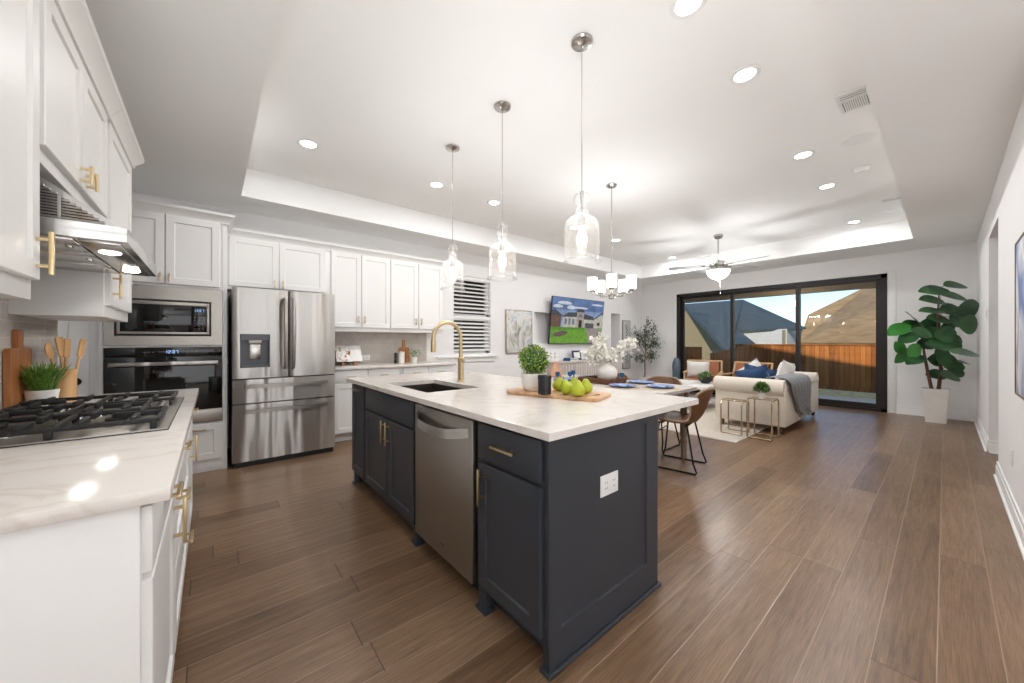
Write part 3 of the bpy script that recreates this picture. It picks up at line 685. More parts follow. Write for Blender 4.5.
# things behind the cooktop
cb = thing('cutting_board', 'tall brown paddle cutting board leaning on the tiled range wall', 'cutting board', (-0.66, 2.775, 0.914))
Mc = Matrix.Translation((-0.7055, 2.775, 0.9145)) @ Matrix.Rotation(R(-0.4), 4, 'Y')
prof = rnd_rect(-0.125, 0.0, 0.125, 0.285, 0.025); prof = [p for p in prof]
mb = MB(); mb.prism(prof, lambda u, v, k: Mc @ Vector((0.0 if k == 0 else 0.02, u, v)))
mb.prism(rnd_rect(-0.03, 0.27, 0.03, 0.37, 0.012), lambda u, v, k: Mc @ Vector((0.001 if k == 0 else 0.019, u, v)))
put('board', mb, m_chop, cb)
gp = thing('grass_plant', 'spiky green grass in a ribbed white pot beside the cooktop', 'plant', (-0.632, 2.797, 0.914))
gx, gy, gz = -0.632, 2.797, 0.9145
prof = [(0, 0), (0.042, 0), (0.046, 0.004)] + [(0.046 + 0.008 * k / 8 + (0.0012 if k % 2 else 0), 0.004 + 0.078 * k / 8) for k in range(1, 9)] + [(0.050, 0.082), (0.048, 0.072), (0, 0.072)]
put('pot', MB().lathe(prof, (gx, gy, gz), 28), m_white, gp)
random.seed(3); mb = MB()
for k in range(230):
    a = random.uniform(0, 6.283); r = 0.041 * math.sqrt(random.random()); tl = random.uniform(0.05, 0.42) * (0.3 + r / 0.041)
    mb.leaf((gx + r * math.cos(a), gy + r * math.sin(a), gz + 0.074), (math.cos(a) * tl, math.sin(a) * tl, 1), (math.cos(a), math.sin(a), 0.01), random.uniform(0.10, 0.155), 0.006, -0.15, 3, 0.1)
put('blades', mb, m_grassleaf, gp, recalc=False)
cr = thing('utensil_crock', 'round bamboo crock beside the grass pot on the range counter', 'crock', (-0.59, 2.955, 0.914))
put('crock', MB().lathe([(0, 0.0005), (0.039, 0.0005), (0.039, 0.008), (0.037, 0.012), (0.038, 0.15), (0.039, 0.17), (0.034, 0.17), (0.033, 0.02), (0, 0.02)], (-0.59, 2.955, 0.914), 28), m_bamboo, cr)
def utensil(name, label, dx, dy, lean, kind, s=0.30, m=None):
    t = thing(name, label, 'utensil', (-0.59 + dx, 2.955 + dy, 0.938), 'wooden utensils in the bamboo crock')
    o = Vector((-0.59 + dx, 2.955 + dy, 0.938)); d = Vector((lean[0], lean[1], 1)).normalized()
    mb = MB().tube([o, o + d * s * 0.72], [0.005, 0.006], 8)
    put('handle', mb, m or m_bamboo, t)
    c = o + d * s * 0.86; q = Vector((0.3, 1, 0)).normalized(); q = (q - d * q.dot(d)).normalized(); nn = d.cross(q)
    Mx = Matrix((( q.x, nn.x, d.x, c.x), (q.y, nn.y, d.y, c.y), (q.z, nn.z, d.z, c.z), (0, 0, 0, 1)))
    hb = MB()
    if kind == 'spoon': hb.ball((0, 0, 0), 1.0, 2, (0.025, 0.008, 0.045)); hb.bm.transform(Mx)
    elif kind == 'paddle': hb.prism(rnd_rect(-0.02, -0.05, 0.024, 0.05, 0.012), lambda u, v, k: Mx @ Vector((u, 0.003 if k else -0.003, v)))
    else: hb.prism([(-0.012, -0.05), (0.012, -0.05), (0.026, 0.04), (0.022, 0.05), (-0.022, 0.05), (-0.026, 0.04)], lambda u, v, k: Mx @ Vector((u, 0.003 if k else -0.003, v)))
    put('head', hb, m or m_bamboo, t)
utensil('wooden_spoon', 'wooden spoon leaning to the left in the bamboo crock', -0.012, -0.012, (-0.10, -0.30), 'spoon')
utensil('wooden_fork', 'slotted wooden server standing upright in the bamboo crock', 0.0, 0.005, (-0.06, -0.10), 'flat', 0.31)
utensil('wooden_spatula', 'pale wooden spatula standing in the middle of the bamboo crock', -0.01, 0.012, (0.03, 0.04), 'paddle', 0.30)
utensil('wooden_scraper', 'flat wooden scraper tilting to the right in the bamboo crock', 0.014, 0.008, (0.10, 0.25), 'paddle', 0.31)

# ------------------------------------------------------------------ appliance wall (faces -Y)
MO = frame((0, 4.45, 0), (0, -1, 0))
oc = thing('oven_cabinet', 'tall white cabinet holding the wall oven and the microwave', 'cabinet', (-0.3, 4.9, 0))
mb = MB()
mb.box(-0.715, 4.45, 0.10, -0.692, 5.27, 2.375); mb.box(0.078, 4.45, 0.0, 0.113, 5.27, 2.375); mb.box(-0.692, 4.46, 1.735, 0.078, 5.27, 2.375)
mb.box(-0.692, 4.45, 1.722, 0.078, 5.27, 1.738); mb.box(-0.692, 4.45, 1.178, 0.078, 5.27, 1.192); mb.box(-0.692, 4.45, 0.10, 0.078, 5.27, 0.47); mb.box(-0.715, 4.49, 0.0, 0.078, 5.27, 0.10)
mb.box(-0.692, 5.24, 0.47, 0.078, 5.27, 1.722)
put('body', mb, m_cab, oc)
put('toe_board', MB().box(-0.715, 4.462, 0.0, 0.113, 4.485, 0.10, 0.003), m_cab, oc)
door(oc, MO, -0.69, 1.745, -0.325, 2.36, m_cab, -0.352, 1.80, 0.07)
door(oc, MO, -0.317, 1.745, 0.058, 2.36, m_cab, -0.29, 1.80, 0.07)
door(oc, MO, -0.685, 0.12, 0.07, 0.455, m_cab, -0.10, 0.41, 0.12, False, 'drawer')
put('crown_molding', crown([(0.114, 4.885), (0.114, 4.445), (-0.715, 4.445)], 2.36), m_cab, oc)
ov = thing('wall_oven', 'black glass built-in wall oven under the microwave', 'oven', (-0.31, 4.6, 0.475))
put('body', MB().box(-0.685, 4.452, 0.476, 0.074, 5.0, 1.175), m_dark, ov)
put('door', MB().box(-0.685, 4.418, 0.60, 0.074, 4.45, 1.095, 0.004), m_blackglass, ov)
cp = put('control_panel', MB().box(-0.685, 4.425, 1.10, 0.074, 4.45, 1.174, 0.003), m_blackglass, ov)
tx = MB(); 
def seg7(mb, M, u, v, ch, s):
    S7 = {'0': 'abcdef', '1': 'bc', '2': 'abged', '3': 'abgcd', '4': 'fgbc', '5': 'afgcd', '6': 'afgedc', '7': 'abc', '8': 'abcdefg', '9': 'abfgcd'}
    w, h_, t = s * 0.5, s, s * 0.1
    R_ = {'a': (0, h_ - t, w, h_), 'd': (0, 0, w, t), 'g': (0, h_ / 2 - t / 2, w, h_ / 2 + t / 2), 'f': (0, h_ / 2, t, h_), 'e': (0, 0, t, h_ / 2), 'b': (w - t, h_ / 2, w, h_), 'c': (w - t, 0, w, h_ / 2)}
    for q in S7.get(ch, ''):
        a = R_[q]; mb.box(u + a[0], v + a[1], 0, u + a[2], v + a[3], 0.0008, 0, M)
MO2 = frame((0, 4.4248, 0), (0, -1, 0)); m_disp = emit('clock_display', (150, 190, 255), 1.6)
for i, ch in enumerate('1207'): seg7(tx, MO2, -0.32 + 0.022 * i + (0.006 if i > 1 else 0), 1.124, ch, 0.026)
for v in (1.131, 1.143): tx.box(-0.278, v, 0, -0.275, v + 0.003, 0.0008, 0, MO2)
put('clock_display', tx, m_disp, cp)
m_faint = mat('faint_panel_print', (110, 112, 116), 0.5)
tx = MB()
for u in (-0.46, -0.43, -0.40, -0.18, -0.15, -0.12): tx.box(u, 1.133, 0, u + 0.014, 1.139, 0.0006, 0, MO2)
put('touch_marks', tx, m_faint, cp)
put('handle', MB().box(-0.655, 4.368, 1.018, 0.045, 4.382, 1.052, 0.005).box(-0.63, 4.38, 1.025, -0.605, 4.42, 1.045).box(-0.005, 4.38, 1.025, 0.02, 4.42, 1.045), m_steel, ov)
put('vent_trim', MB().box(-0.685, 4.425, 0.478, 0.074, 4.45, 0.596, 0.003), m_steelv, ov)
mw = thing('microwave_oven', 'built-in microwave in a stainless trim kit above the wall oven', 'microwave', (-0.31, 4.6, 1.195))
mb = MB()
for x0, x1, z0, z1 in ((-0.688, -0.628, 1.195, 1.718), (-0.005, 0.075, 1.195, 1.718), (-0.628, -0.005, 1.195, 1.278), (-0.628, -0.005, 1.602, 1.718)):
    mb.box(x0, 4.432, z0, x1, 4.449, z1)
put('trim_kit', mb, m_steelv, mw)
put('body', MB().box(-0.625, 4.452, 1.282, -0.008, 4.85, 1.598), m_dark, mw)
mb = MB()
for x0, x1, z0, z1 in ((-0.612, -0.594, 1.295, 1.585), (-0.038, -0.020, 1.295, 1.585), (-0.594, -0.038, 1.295, 1.315), (-0.594, -0.038, 1.555, 1.585)): mb.box(x0, 4.415, z0, x1, 4.45, z1, 0.002)
put('door_frame', mb, m_steelv, mw)
put('door', MB().box(-0.594, 4.422, 1.315, -0.145, 4.45, 1.555, 0.002), m_blackglass, mw)
cpm = put('control_panel', MB().box(-0.144, 4.421, 1.315, -0.038, 4.45, 1.555, 0.002), m_blackglass, mw)
MO3 = frame((0, 4.4205, 0), (0, -1, 0)); tx = MB()
for i in range(3):
    for j in range(5): tx.box(-0.128 + 0.028 * i, 1.345 + 0.026 * j, 0, -0.118 + 0.028 * i, 1.351 + 0.026 * j, 0.0006, 0, MO3)
put('key_marks', tx, m_faint, cpm)
tx = MB()
for i, ch in enumerate('1207'): seg7(tx, MO3, -0.128 + 0.02 * i, 1.505, ch, 0.02)
put('clock_display', tx, m_disp, cpm)
put('vent_strip', MB().box(-0.36, 4.4205, 1.302, -0.29, 4.424, 1.307), m_faint, mw)

# refrigerator
fr_ = thing('refrigerator', 'stainless French door refrigerator with two drawers and a water dispenser', 'refrigerator', (0.6, 4.75, 0))
FX0, FX1, FY = 0.147, 1.06, 4.366
put('body', MB().box(FX0 + 0.002, FY + 0.062, 0.05, FX1 - 0.002, 5.20, 1.74, 0.004).box(FX0 + 0.03, FY + 0.05, 0.008, FX1 - 0.03, 5.15, 0.05), m_fridge_side, fr_)
def fdoor(x0, x1, z0, z1, name='door'):
    mb = MB(); prof = [(x0, FY + 0.06), (x0, FY + 0.012), (x0 + 0.004, FY + 0.004), (x0 + 0.012, FY), (x1 - 0.012, FY), (x1 - 0.004, FY + 0.004), (x1, FY + 0.012), (x1, FY + 0.06)]
    mb.prism(prof, lambda x, y, k: Vector((x, y, z1 if k else z0))); return mb
DX0, DX1, DZ0, DZ1 = 0.208, 0.451, 0.972, 1.303
mb = MB(); 
for x0, x1, z0, z1 in ((FX0, DX0, 0.868, 1.755), (DX1, 0.612, 0.868, 1.755)):
    if x0 == FX0: pr = [(x0, FY + 0.06), (x0, FY + 0.012), (x0 + 0.004, FY + 0.004), (x0 + 0.012, FY), (x1, FY), (x1, FY + 0.06)]
    else: pr = [(x0, FY + 0.06), (x0, FY), (x1 - 0.012, FY), (x1 - 0.004, FY + 0.004), (x1, FY + 0.012), (x1, FY + 0.06)]
    mb.prism(pr, lambda x, y, k: Vector((x, y, z1 if k else z0)))
mb.box(DX0, FY, DZ1, DX1, FY + 0.06, 1.755); mb.box(DX0, FY, 0.868, DX1, FY + 0.06, DZ0)
bmesh.ops.remove_doubles(mb.bm, verts=mb.bm.verts[:], dist=1e-5)
ld = put('door', mb, m_steel, fr_)
mb = MB(); mb.box(DX0, FY + 0.05, DZ0, DX1, FY + 0.061, DZ1); mb.box(DX0, FY - 0.002, DZ0, DX0 + 0.008, FY + 0.05, DZ1); mb.box(DX1 - 0.008, FY - 0.002, DZ0, DX1, FY + 0.05, DZ1)
mb.box(DX0, FY - 0.002, DZ0, DX1, FY + 0.05, DZ0 + 0.022); mb.box(DX0, FY - 0.002, DZ1 - 0.06, DX1, FY + 0.05, DZ1)
m_disp2 = mat('dispenser_grey', (84, 84, 88), 0.35, 0.4)
dp = put('water_dispenser', mb, m_disp2, ld)
put('paddle', MB().box(0.285, FY + 0.032, 1.055, 0.375, FY + 0.048, 1.205, 0.004), m_nickel, dp)
put('nozzle', MB().box(0.275, FY + 0.008, 1.205, 0.385, FY + 0.045, 1.25, 0.006), m_steelv, dp)
rd = put('door', fdoor(0.618, FX1, 0.868, 1.755), m_steel, fr_)
def vbar(x):
    pts = [(x, FY + 0.002, 0.955), (x, FY - 0.035, 0.975), (x, FY - 0.05, 1.02), (x, FY - 0.054, 1.30), (x, FY - 0.05, 1.61), (x, FY - 0.035, 1.655), (x, FY + 0.002, 1.675)]
    return MB().tube(pts, 0.0135, 10)
put('handle', vbar(0.578), m_steelv, ld); put('handle', vbar(0.652), m_steelv, rd)
for z0, z1, zh in ((0.625, 0.856, 0.79), (0.055, 0.613, 0.545)):
    w_ = put('drawer', fdoor(FX0, FX1, z0, z1), m_steel, fr_)
    mb = MB(); pts = [(0.24, FY + 0.002), (0.245, FY - 0.04), (0.30, FY - 0.052), (0.61, FY - 0.058), (0.93, FY - 0.052), (0.975, FY - 0.04), (0.98, FY + 0.002)]
    rows = []
    for i, (x, y) in enumerate(pts):
        rows.append([(x, y - 0.006, zh - 0.019), (x, y + 0.006, zh - 0.019), (x, y + 0.006, zh + 0.019), (x, y - 0.006, zh + 0.019)])
    mb.grid(rows, close_v=True); put('handle', mb, m_steelv, w_, 50)
put('foot_grille', MB().box(FX0 + 0.02, FY + 0.015, 0.004, FX1 - 0.02, FY + 0.05, 0.048), m_dark, fr_)
# filler panel right of the fridge, cabinets above and beyond it
MW = frame((0, 4.95, 0), (0, -1, 0))
def upper_back(label, x0, x1, z0, fronts, ends, foot=True):
    t = thing('wall_cabinet', label, 'cabinet', ((x0 + x1) / 2, 5.1, z0), 'white wall cabinets beside the fridge')
    put('body', MB().box(x0, 4.95, z0, x1, 5.268, 2.385, 0.001), m_cab, t)
    for f in fronts: door(t, MW, *f[:4], m_cab, f[4], f[5], 0.095, True, 'door')
    p = [(x1, 4.945), (x0, 4.945)]
    if ends[1]: p = [(x1 + 0.003, 5.268)] + [(x1 + 0.003, 4.945), (x0, 4.945)]
    put('crown_molding', crown(p, 2.365, h=0.085), m_cab, t)
    return t
upper_back('short double-door wall cabinet above the refrigerator', 0.117, 1.143, 1.80, [(0.14, 1.835, 0.592, 2.37, 0.555, 1.885), (0.60, 1.835, 1.082, 2.37, 0.635, 1.885)], (False, False))
upper_back('tall double-door wall cabinet nearest the refrigerator over the back counter', 1.145, 1.907, 1.36, [(1.153, 1.415, 1.513, 2.37, 1.478, 1.52), (1.523, 1.415, 1.902, 2.37, 1.557, 1.52)], (False, False))
upper_back('tall double-door wall cabinet nearest the window over the back counter', 1.909, 2.74, 1.36, [(1.914, 1.415, 2.314, 2.37, 2.28, 1.52), (2.33, 1.415, 2.725, 2.37, 2.365, 1.52)], (False, True))
MB2 = frame((0, 4.70, 0), (0, -1, 0))
for x0, x1, lab in ((1.085, 1.955, 'white base cabinet next to the refrigerator below the back counter'), (1.957, 2.76, 'white base cabinet at the window end of the back counter')):
    t = thing('base_cabinet', lab, 'cabinet', ((x0 + x1) / 2, 5.0, 0), 'white base cabinets under the back counter')
    put('body', MB().box(x0, 4.70, 0.10, x1, 5.268, 0.884).box(x0, 4.765, 0.0, x1, 5.268, 0.10), m_cab, t)
    xm = (x0 + x1) / 2
    for a, b_, s in ((x0 + 0.035, xm - 0.004, 1), (xm + 0.004, x1 - 0.03, -1)):
        door(t, MB2, a, 0.73, b_, 0.872, m_cab, (a + b_) / 2, 0.80, 0.11, False, 'drawer', 'slab')
        door(t, MB2, a, 0.115, b_, 0.715, m_cab, (b_ - 0.035) if s > 0 else (a + 0.035), 0.62, 0.12)
tag(put('back_worktop', MB().box(1.075, 4.655, 0.8845, 2.795, 5.268, 0.914, 0.003), m_quartz), 'white quartz worktop along the back wall beside the fridge', 'worktop')
# counter things
bk = thing('cookbook', 'open cookbook propped on a small wooden stand by the fridge', 'book', (1.40, 5.06, 0.93))
Mk = Matrix.Translation((1.41, 5.08, 0.955)) @ Matrix.Rotation(R(-24), 4, 'X')
for s in (-1, 1):
    mb = MB(); n = 8; top = []
    rows = [[(s * 0.16 * i / n, -0.004 - 0.018 * math.sin(math.pi * min(1, i / n * 1.0)) * (1 - i / n * 0.3), z) for z in (0, 0.23)] for i in range(n + 1)]
    mb.grid([[Mk @ Vector(p) for p in r] for r in rows]); mb.solid(0.008)
    put('page', mb, m_book if s < 0 else m_paper, bk)
put('cover', MB().box(-0.165, 0.0065, -0.006, 0.165, 0.010, 0.238, 0, Mk), m_dark, bk)
bs = thing('book_stand', 'small wooden stand carrying the open cookbook', 'stand', (1.41, 5.06, 0.914))
put('ledge', MB().box(1.30, 5.03, 0.9145, 1.335, 5.11, 0.95, 0.003), m_chop, bs); put('ledge', MB().box(1.455, 5.03, 0.9145, 1.49, 5.11, 0.95, 0.003), m_chop, bs)
put('back_rest', MB().box(-0.10, 0.012, 0.0, 0.10, 0.022, 0.20, 0.002, Mk).box(-0.012, 0.012, 0.01, 0.012, 0.02, 0.19, 0, Mk @ Matrix.Translation((0, 0.06, -0.02)) @ Matrix.Rotation(R(38), 4, 'X')), m_chop, bs)
def outlet(name, label, M, w=0.115, h=0.075, horiz=True, holes=((-0.025, 0), (0.025, 0))):
    o = M @ Vector((0, 0, 0)); t = thing(name, label, 'outlet', o)
    put('cover_plate', MB().box(-w / 2, -h / 2, 0.0005, w / 2, h / 2, 0.006, 0.002, M), m_plastic, t)
    for k, (u, v) in enumerate(holes):
        s = put('socket', MB().box(u - 0.017, v - 0.026, 0.006, u + 0.017, v + 0.026, 0.008, 0.0008, M), m_plastic, t)
        q = MB()
        for du in (-0.006, 0.006):
            for dv in (-0.012, 0.012): q.box(u + du - 0.0012, v + dv - 0.0035, 0.008, u + du + 0.0012, v + dv + 0.0035, 0.0084, 0, M)
        put('slot', q, m_dark, s)
    return t
outlet('wall_outlet', 'white double outlet on the grey tile behind the cookbook', frame((1.68, YB - 0.010, 1.0), (0, -1, 0)))
c2 = thing('cutting_board', 'small paddle board leaning on the back counter tile behind the herb pot', 'cutting board', (2.22, 5.22, 0.914))
Mc = Matrix.Translation((2.24, 5.225, 0.914)) @ Matrix.Rotation(R(-6), 4, 'X')
mb = MB().prism(rnd_rect(-0.085, 0, 0.085, 0.23, 0.035), lambda u, v, k: Mc @ Vector((u, 0.0 if k == 0 else 0.018, v)))
mb.prism(rnd_rect(-0.022, 0.20, 0.022, 0.345, 0.012), lambda u, v, k: Mc @ Vector((u, 0.001 if k == 0 else 0.017, v)))
put('board', mb, m_chop, c2)
cn = thing('canister', 'narrow white canister with a lid on the back counter', 'canister', (2.12, 5.06, 0.914))
put('body', MB().lathe([(0, 0), (0.042, 0), (0.043, 0.13), (0.03, 0.14), (0, 0.14)], (2.12, 5.06, 0.914), 20), m_white, cn)
put('lid', MB().lathe([(0, 0.1405), (0.044, 0.1405), (0.044, 0.165), (0, 0.17)], (2.12, 5.06, 0.914), 20), m_white_matte, cn)
ml = thing('pepper_mill', 'dark pepper mill standing beside the white canister', 'mill', (2.035, 5.07, 0.914))
put('body', MB().lathe([(0, 0), (0.022, 0), (0.023, 0.02), (0.015, 0.06), (0.02, 0.10), (0.016, 0.115), (0, 0.115)], (2.035, 5.07, 0.914), 16), m_dark, ml)
put('head', MB().lathe([(0, 0.1155), (0.018, 0.1155), (0.022, 0.135), (0.014, 0.152), (0.006, 0.158), (0, 0.162)], (2.035, 5.07, 0.914), 16), m_dark, ml)
hp = thing('herb_pot', 'leafy green herb in a small white pot on the back counter', 'plant', (2.30, 5.02, 0.914))
put('pot', MB().lathe([(0, 0), (0.035, 0), (0.042, 0.085), (0.038, 0.085), (0.036, 0.075), (0, 0.075)], (2.30, 5.02, 0.914), 20), m_white, hp)
random.seed(8); mb = MB()
for k in range(90):
    a = random.uniform(0, 6.283); el = random.uniform(-0.2, 1.0); r = random.uniform(0.02, 0.12) * (1.15 - 0.4 * max(0, el))
    p = (2.30 + r * math.cos(a) * 1.05, 5.02 + r * math.sin(a) * 0.8, 0.914 + 0.10 + 0.08 * el + 0.02)
    mb.leaf(p, (math.cos(a), math.sin(a), random.uniform(-0.4, 0.6)), (0, 0, 1), random.uniform(0.025, 0.045), 0.022, 0.3, 3)
put('foliage', mb, m_herb, hp, recalc=False)
# ------------------------------------------------------------------ island (its fronts face -X)
MI = frame((0.95, 0, 0), (-1, 0, 0))          # u = -Y
IX0, IX1 = 0.95, 1.725
def idoor(t, y0, y1, z0, z1, py=None, pz=None, L=0.15, vertical=True, name='door', style='shaker'):
    return door(t, MI, -y1, z0, -y0, z1, m_navy, None if py is None else -py, pz, L, vertical, name, style)
def foot(t, y0, y1):
    mb = MB().box(IX0 - 0.002, y0, 0.0, IX0 + 0.045, y1, 0.105, 0.002)
    mb.box(IX0 - 0.014, y0 - 0.012, 0.0, IX0 + 0.045, y1 + 0.012, 0.016, 0.003)
    put('foot', mb, m_navy, t)
# drawer and door cabinet with the panelled end
t = thing('island_cabinet', 'slate blue island cabinet at the near end with a panelled side', 'cabinet', (1.3, 1.15, 0), 'slate blue cabinets of the kitchen island')
put('body', MB().box(IX0, 0.945, 0.10, IX1 - 0.02, 1.382, 0.884).box(IX0 + 0.07, 0.945, 0.0, IX1 - 0.02, 1.382, 0.10), m_navy, t)
idoor(t, 0.957, 1.362, 0.705, 0.862, 1.155, 0.785, 0.15, False, 'drawer', 'slab')
idoor(t, 0.957, 1.362, 0.125, 0.685, 1.318, 0.585, 0.16)
Me = frame((0, 0.945, 0), (0, -1, 0))
ep = put('end_panel', shaker(Me, IX0 - 0.002, 0.0, IX1, 0.884, 0.02, rec=0.010, rails=(0.066, 0.149, 0.103, 0.05)), m_navy, t)
mb = MB(); mb.box(IX0 - 0.012, 0.911, 0.0, IX1 + 0.012, 0.926, 0.02, 0.005); mb.box(IX1, 0.911, 0.0, IX1 + 0.012, 1.0, 0.02, 0.004)
put('shoe_molding', mb, m_navy, t)
put('corner_post', MB().box(IX0 - 0.002, 0.93, 0.0, IX0 + 0.05, 0.958, 0.11).box(IX0 - 0.014, 0.911, 0.0, IX0 + 0.05, 0.968, 0.016, 0.003), m_navy, t)
foot(t, 1.325, 1.38)
put('back_panel', MB().box(IX1 - 0.02, 0.945, 0.0, IX1, 2.027, 0.884), m_navy, t)
# sink base
t = thing('island_cabinet', 'slate blue island sink cabinet with two doors and a false drawer front', 'cabinet', (1.3, 2.48, 0), 'slate blue cabinets of the kitchen island')
mb = MB().box(IX0, 2.028, 0.10, 0.968, 2.945, 0.884).box(IX0 + 0.07, 2.028, 0.0, IX1, 2.945, 0.10)
mb.box(0.968, 2.028, 0.10, IX1, 2.045, 0.884).box(0.968, 2.928, 0.10, IX1, 2.945, 0.884).box(IX1 - 0.02, 2.045, 0.10, IX1, 2.928, 0.884).box(0.968, 2.045, 0.10, IX1 - 0.02, 2.928, 0.12)
put('body', mb, m_navy, t)
idoor(t, 2.046, 2.93, 0.705, 0.862, name='false_drawer', style='slab')
idoor(t, 2.046, 2.463, 0.125, 0.69, 2.43, 0.60, 0.16); idoor(t, 2.475, 2.93, 0.125, 0.69, 2.51, 0.60, 0.16)
foot(t, 2.035, 2.085)
# narrow cabinet at the far end
t = thing('island_cabinet', 'narrow slate blue island cabinet at the far end', 'cabinet', (1.3, 3.1, 0), 'slate blue cabinets of the kitchen island')
put('body', MB().box(IX0, 2.947, 0.10, IX1, 3.275, 0.884).box(IX0 + 0.07, 2.947, 0.0, IX1, 3.275, 0.10), m_navy, t)
put('end_panel', shaker(frame((0, 3.275, 0), (0, 1, 0)), -IX1, 0.0, -IX0, 0.884, 0.02, 0.088), m_navy, t)
idoor(t, 2.965, 3.28, 0.125, 0.862, 3.12, 0.83, 0.11, False)
foot(t, 3.25, 3.29)
# dishwasher
dw = thing('dishwasher', 'stainless steel dishwasher built into the island', 'dishwasher', (1.2, 1.7, 0.0))
put('body', MB().box(0.965, 1.395, 0.09, 1.54, 2.017, 0.872).box(1.01, 1.395, 0.0, 1.54, 2.017, 0.09), m_dark, dw)
dd = put('door', MB().box(0.926, 1.402, 0.10, 0.965, 2.012, 0.862, 0.006), m_steelv, dw)
mb = MB(); rows = []
for k in range(17):                           # bowed bar handle
    s = k / 16; y = 1.43 + 0.555 * s; b = math.sin(math.pi * s)
    x = 0.922 - 0.045 * min(1, 6 * s, 6 * (1 - s)) - 0.006 * b; z = 0.80 - 0.030 * b
    rows.append([(x, y, z - 0.024), (x + 0.010, y, z - 0.024), (x + 0.012, y, z + 0.02), (x, y, z + 0.024)])
rows = [[(0.93, r[0][1], q[2]) for q in r] if k in (0, 16) else r for k, r in enumerate(rows)]
mb.grid(rows, close_v=True); put('handle', mb, m_steel2, dd, 50)
put('badge', MB().box(0.9245, 1.66, 0.165, 0.926, 1.72, 0.173).box(0.9245, 1.915, 0.842, 0.926, 1.99, 0.848), m_nickel, dd)
# worktop with the sink cut-out
SX0, SX1, SY0, SY1 = 1.02, 1.415, 2.045, 2.71
mb = MB(); O = (0.893, 0.872, 2.07, 3.315)
rows = []
for z, e in ((0.8845, 0.0), (0.912, 0.0), (0.9145, 0.003)):
    rows.append([(O[0] + e, O[1] + e, z), (O[2] - e, O[1] + e, z), (O[2] - e, O[3] - e, z), (O[0] + e, O[3] - e, z)])
rows.append([(SX0, SY0, 0.9145), (SX1, SY0, 0.9145), (SX1, SY1, 0.9145), (SX0, SY1, 0.9145)])
rows.append([(x, y, 0.8845) for x, y, z in rows[-1]])
mb.grid(rows, close_u=True, close_v=True)
tag(put('island_worktop', mb, m_quartz), 'white quartz worktop of the island with an undermount sink', 'worktop')
sk = thing('kitchen_sink', 'rectangular undermount steel sink in the island worktop', 'sink', (1.22, 2.38, 0.68))
a = 0.012; mb = MB(); z1 = 0.8842
outer = [(SX0 - a, SY0 - a), (SX1 + a, SY0 - a), (SX1 + a, SY1 + a), (SX0 - a, SY1 + a)]
inner = [(SX0 + 0.002, SY0 + 0.002), (SX1 - 0.002, SY0 + 0.002), (SX1 - 0.002, SY1 - 0.002), (SX0 + 0.002, SY1 - 0.002)]
def rg(p, z, e=0.0):
    cx, cy = (SX0 + SX1) / 2, (SY0 + SY1) / 2
    return [(x - math.copysign(e, x - cx), y - math.copysign(e, y - cy), z) for x, y in p]
V = mb.grid([rg(outer, 0.675), rg(outer, z1), rg(inner, z1), rg(inner, 0.71), rg(inner, 0.69, 0.02)], close_v=True)
mb.bm.faces.new(V[-1]); mb.bm.faces.new(V[0][::-1])
put('basin', mb, m_sink, sk)
put('drain', MB().lathe([(0, 0.6905), (0.045, 0.6905), (0.045, 0.693), (0.03, 0.6935), (0.025, 0.691), (0, 0.691)], (1.22, 2.38, 0), 24), m_nickel, sk)
# faucet
fx, fy = 1.515, 2.455
ft = thing('kitchen_faucet', 'tall brass gooseneck faucet behind the island sink', 'faucet', (fx, fy, 0.9145))
put('base', MB().lathe([(0, 0.9148), (0.031, 0.9148), (0.031, 0.921), (0.024, 0.926), (0.0225, 1.06), (0.024, 1.065), (0.024, 1.10), (0.018, 1.11), (0.0, 1.11)], (fx, fy, 0), 24), m_brass, ft)
r = 0.12; top = 1.39 - r - 0.014
pts = [(fx, fy, 1.10), (fx, fy, top)] + arc((fx - r, fy, top), r, 0, 180, 14, (1, 0, 0), (0, 0, 1))[1:] + [(fx - 2 * r, fy, top - 0.015)]
put('spout', MB().tube(pts, 0.0145, 14), m_brass, ft)
put('spray_head', MB().lathe([(0, 1.15), (0.017, 1.15), (0.019, 1.155), (0.018, 1.235), (0.0165, top - 0.012), (0.0, top - 0.012)], (fx - 2 * r, fy, 0), 18), m_brass, ft)
lv = MB().tube([(fx, fy, 1.082), (fx, fy - 0.045, 1.082)], 0.013, 14).tube([(fx, fy - 0.035, 1.082), (fx - 0.03, fy - 0.045, 1.10), (fx - 0.075, fy - 0.05, 1.105)], [0.006, 0.0055, 0.005], 10)
put('lever', lv, m_brass, ft)
# double outlet on the island end: reads as a wide plate with two receptacles
outlet('island_outlet', 'white double outlet on the slate blue end of the island', frame((1.325, 0.935, 0.613), (0, -1, 0)), 0.125, 0.09, True, ((-0.028, 0.0), (0.028, 0.0)))
# board with fruit
bo = thing('serving_board', 'rounded acacia serving board on the island worktop', 'board', (1.565, 1.465, 0.9145))
L_, W_ = 0.58, 0.27
mb = MB(); pr = rnd_rect(-L_ / 2, -W_ / 2, L_ / 2, W_ / 2, 0.045, 6)
outl = [(u, v) for u, v in pr]; hole = [(L_ / 2 - 0.05 + 0.016 * math.cos(R(a_)), 0.045 * math.sin(R(a_))) for a_ in range(0, 360, 15)]
def ringz(poly, z, s=1.0): return [(1.565 + u * s, 1.465 + v * s, z) for u, v in poly]
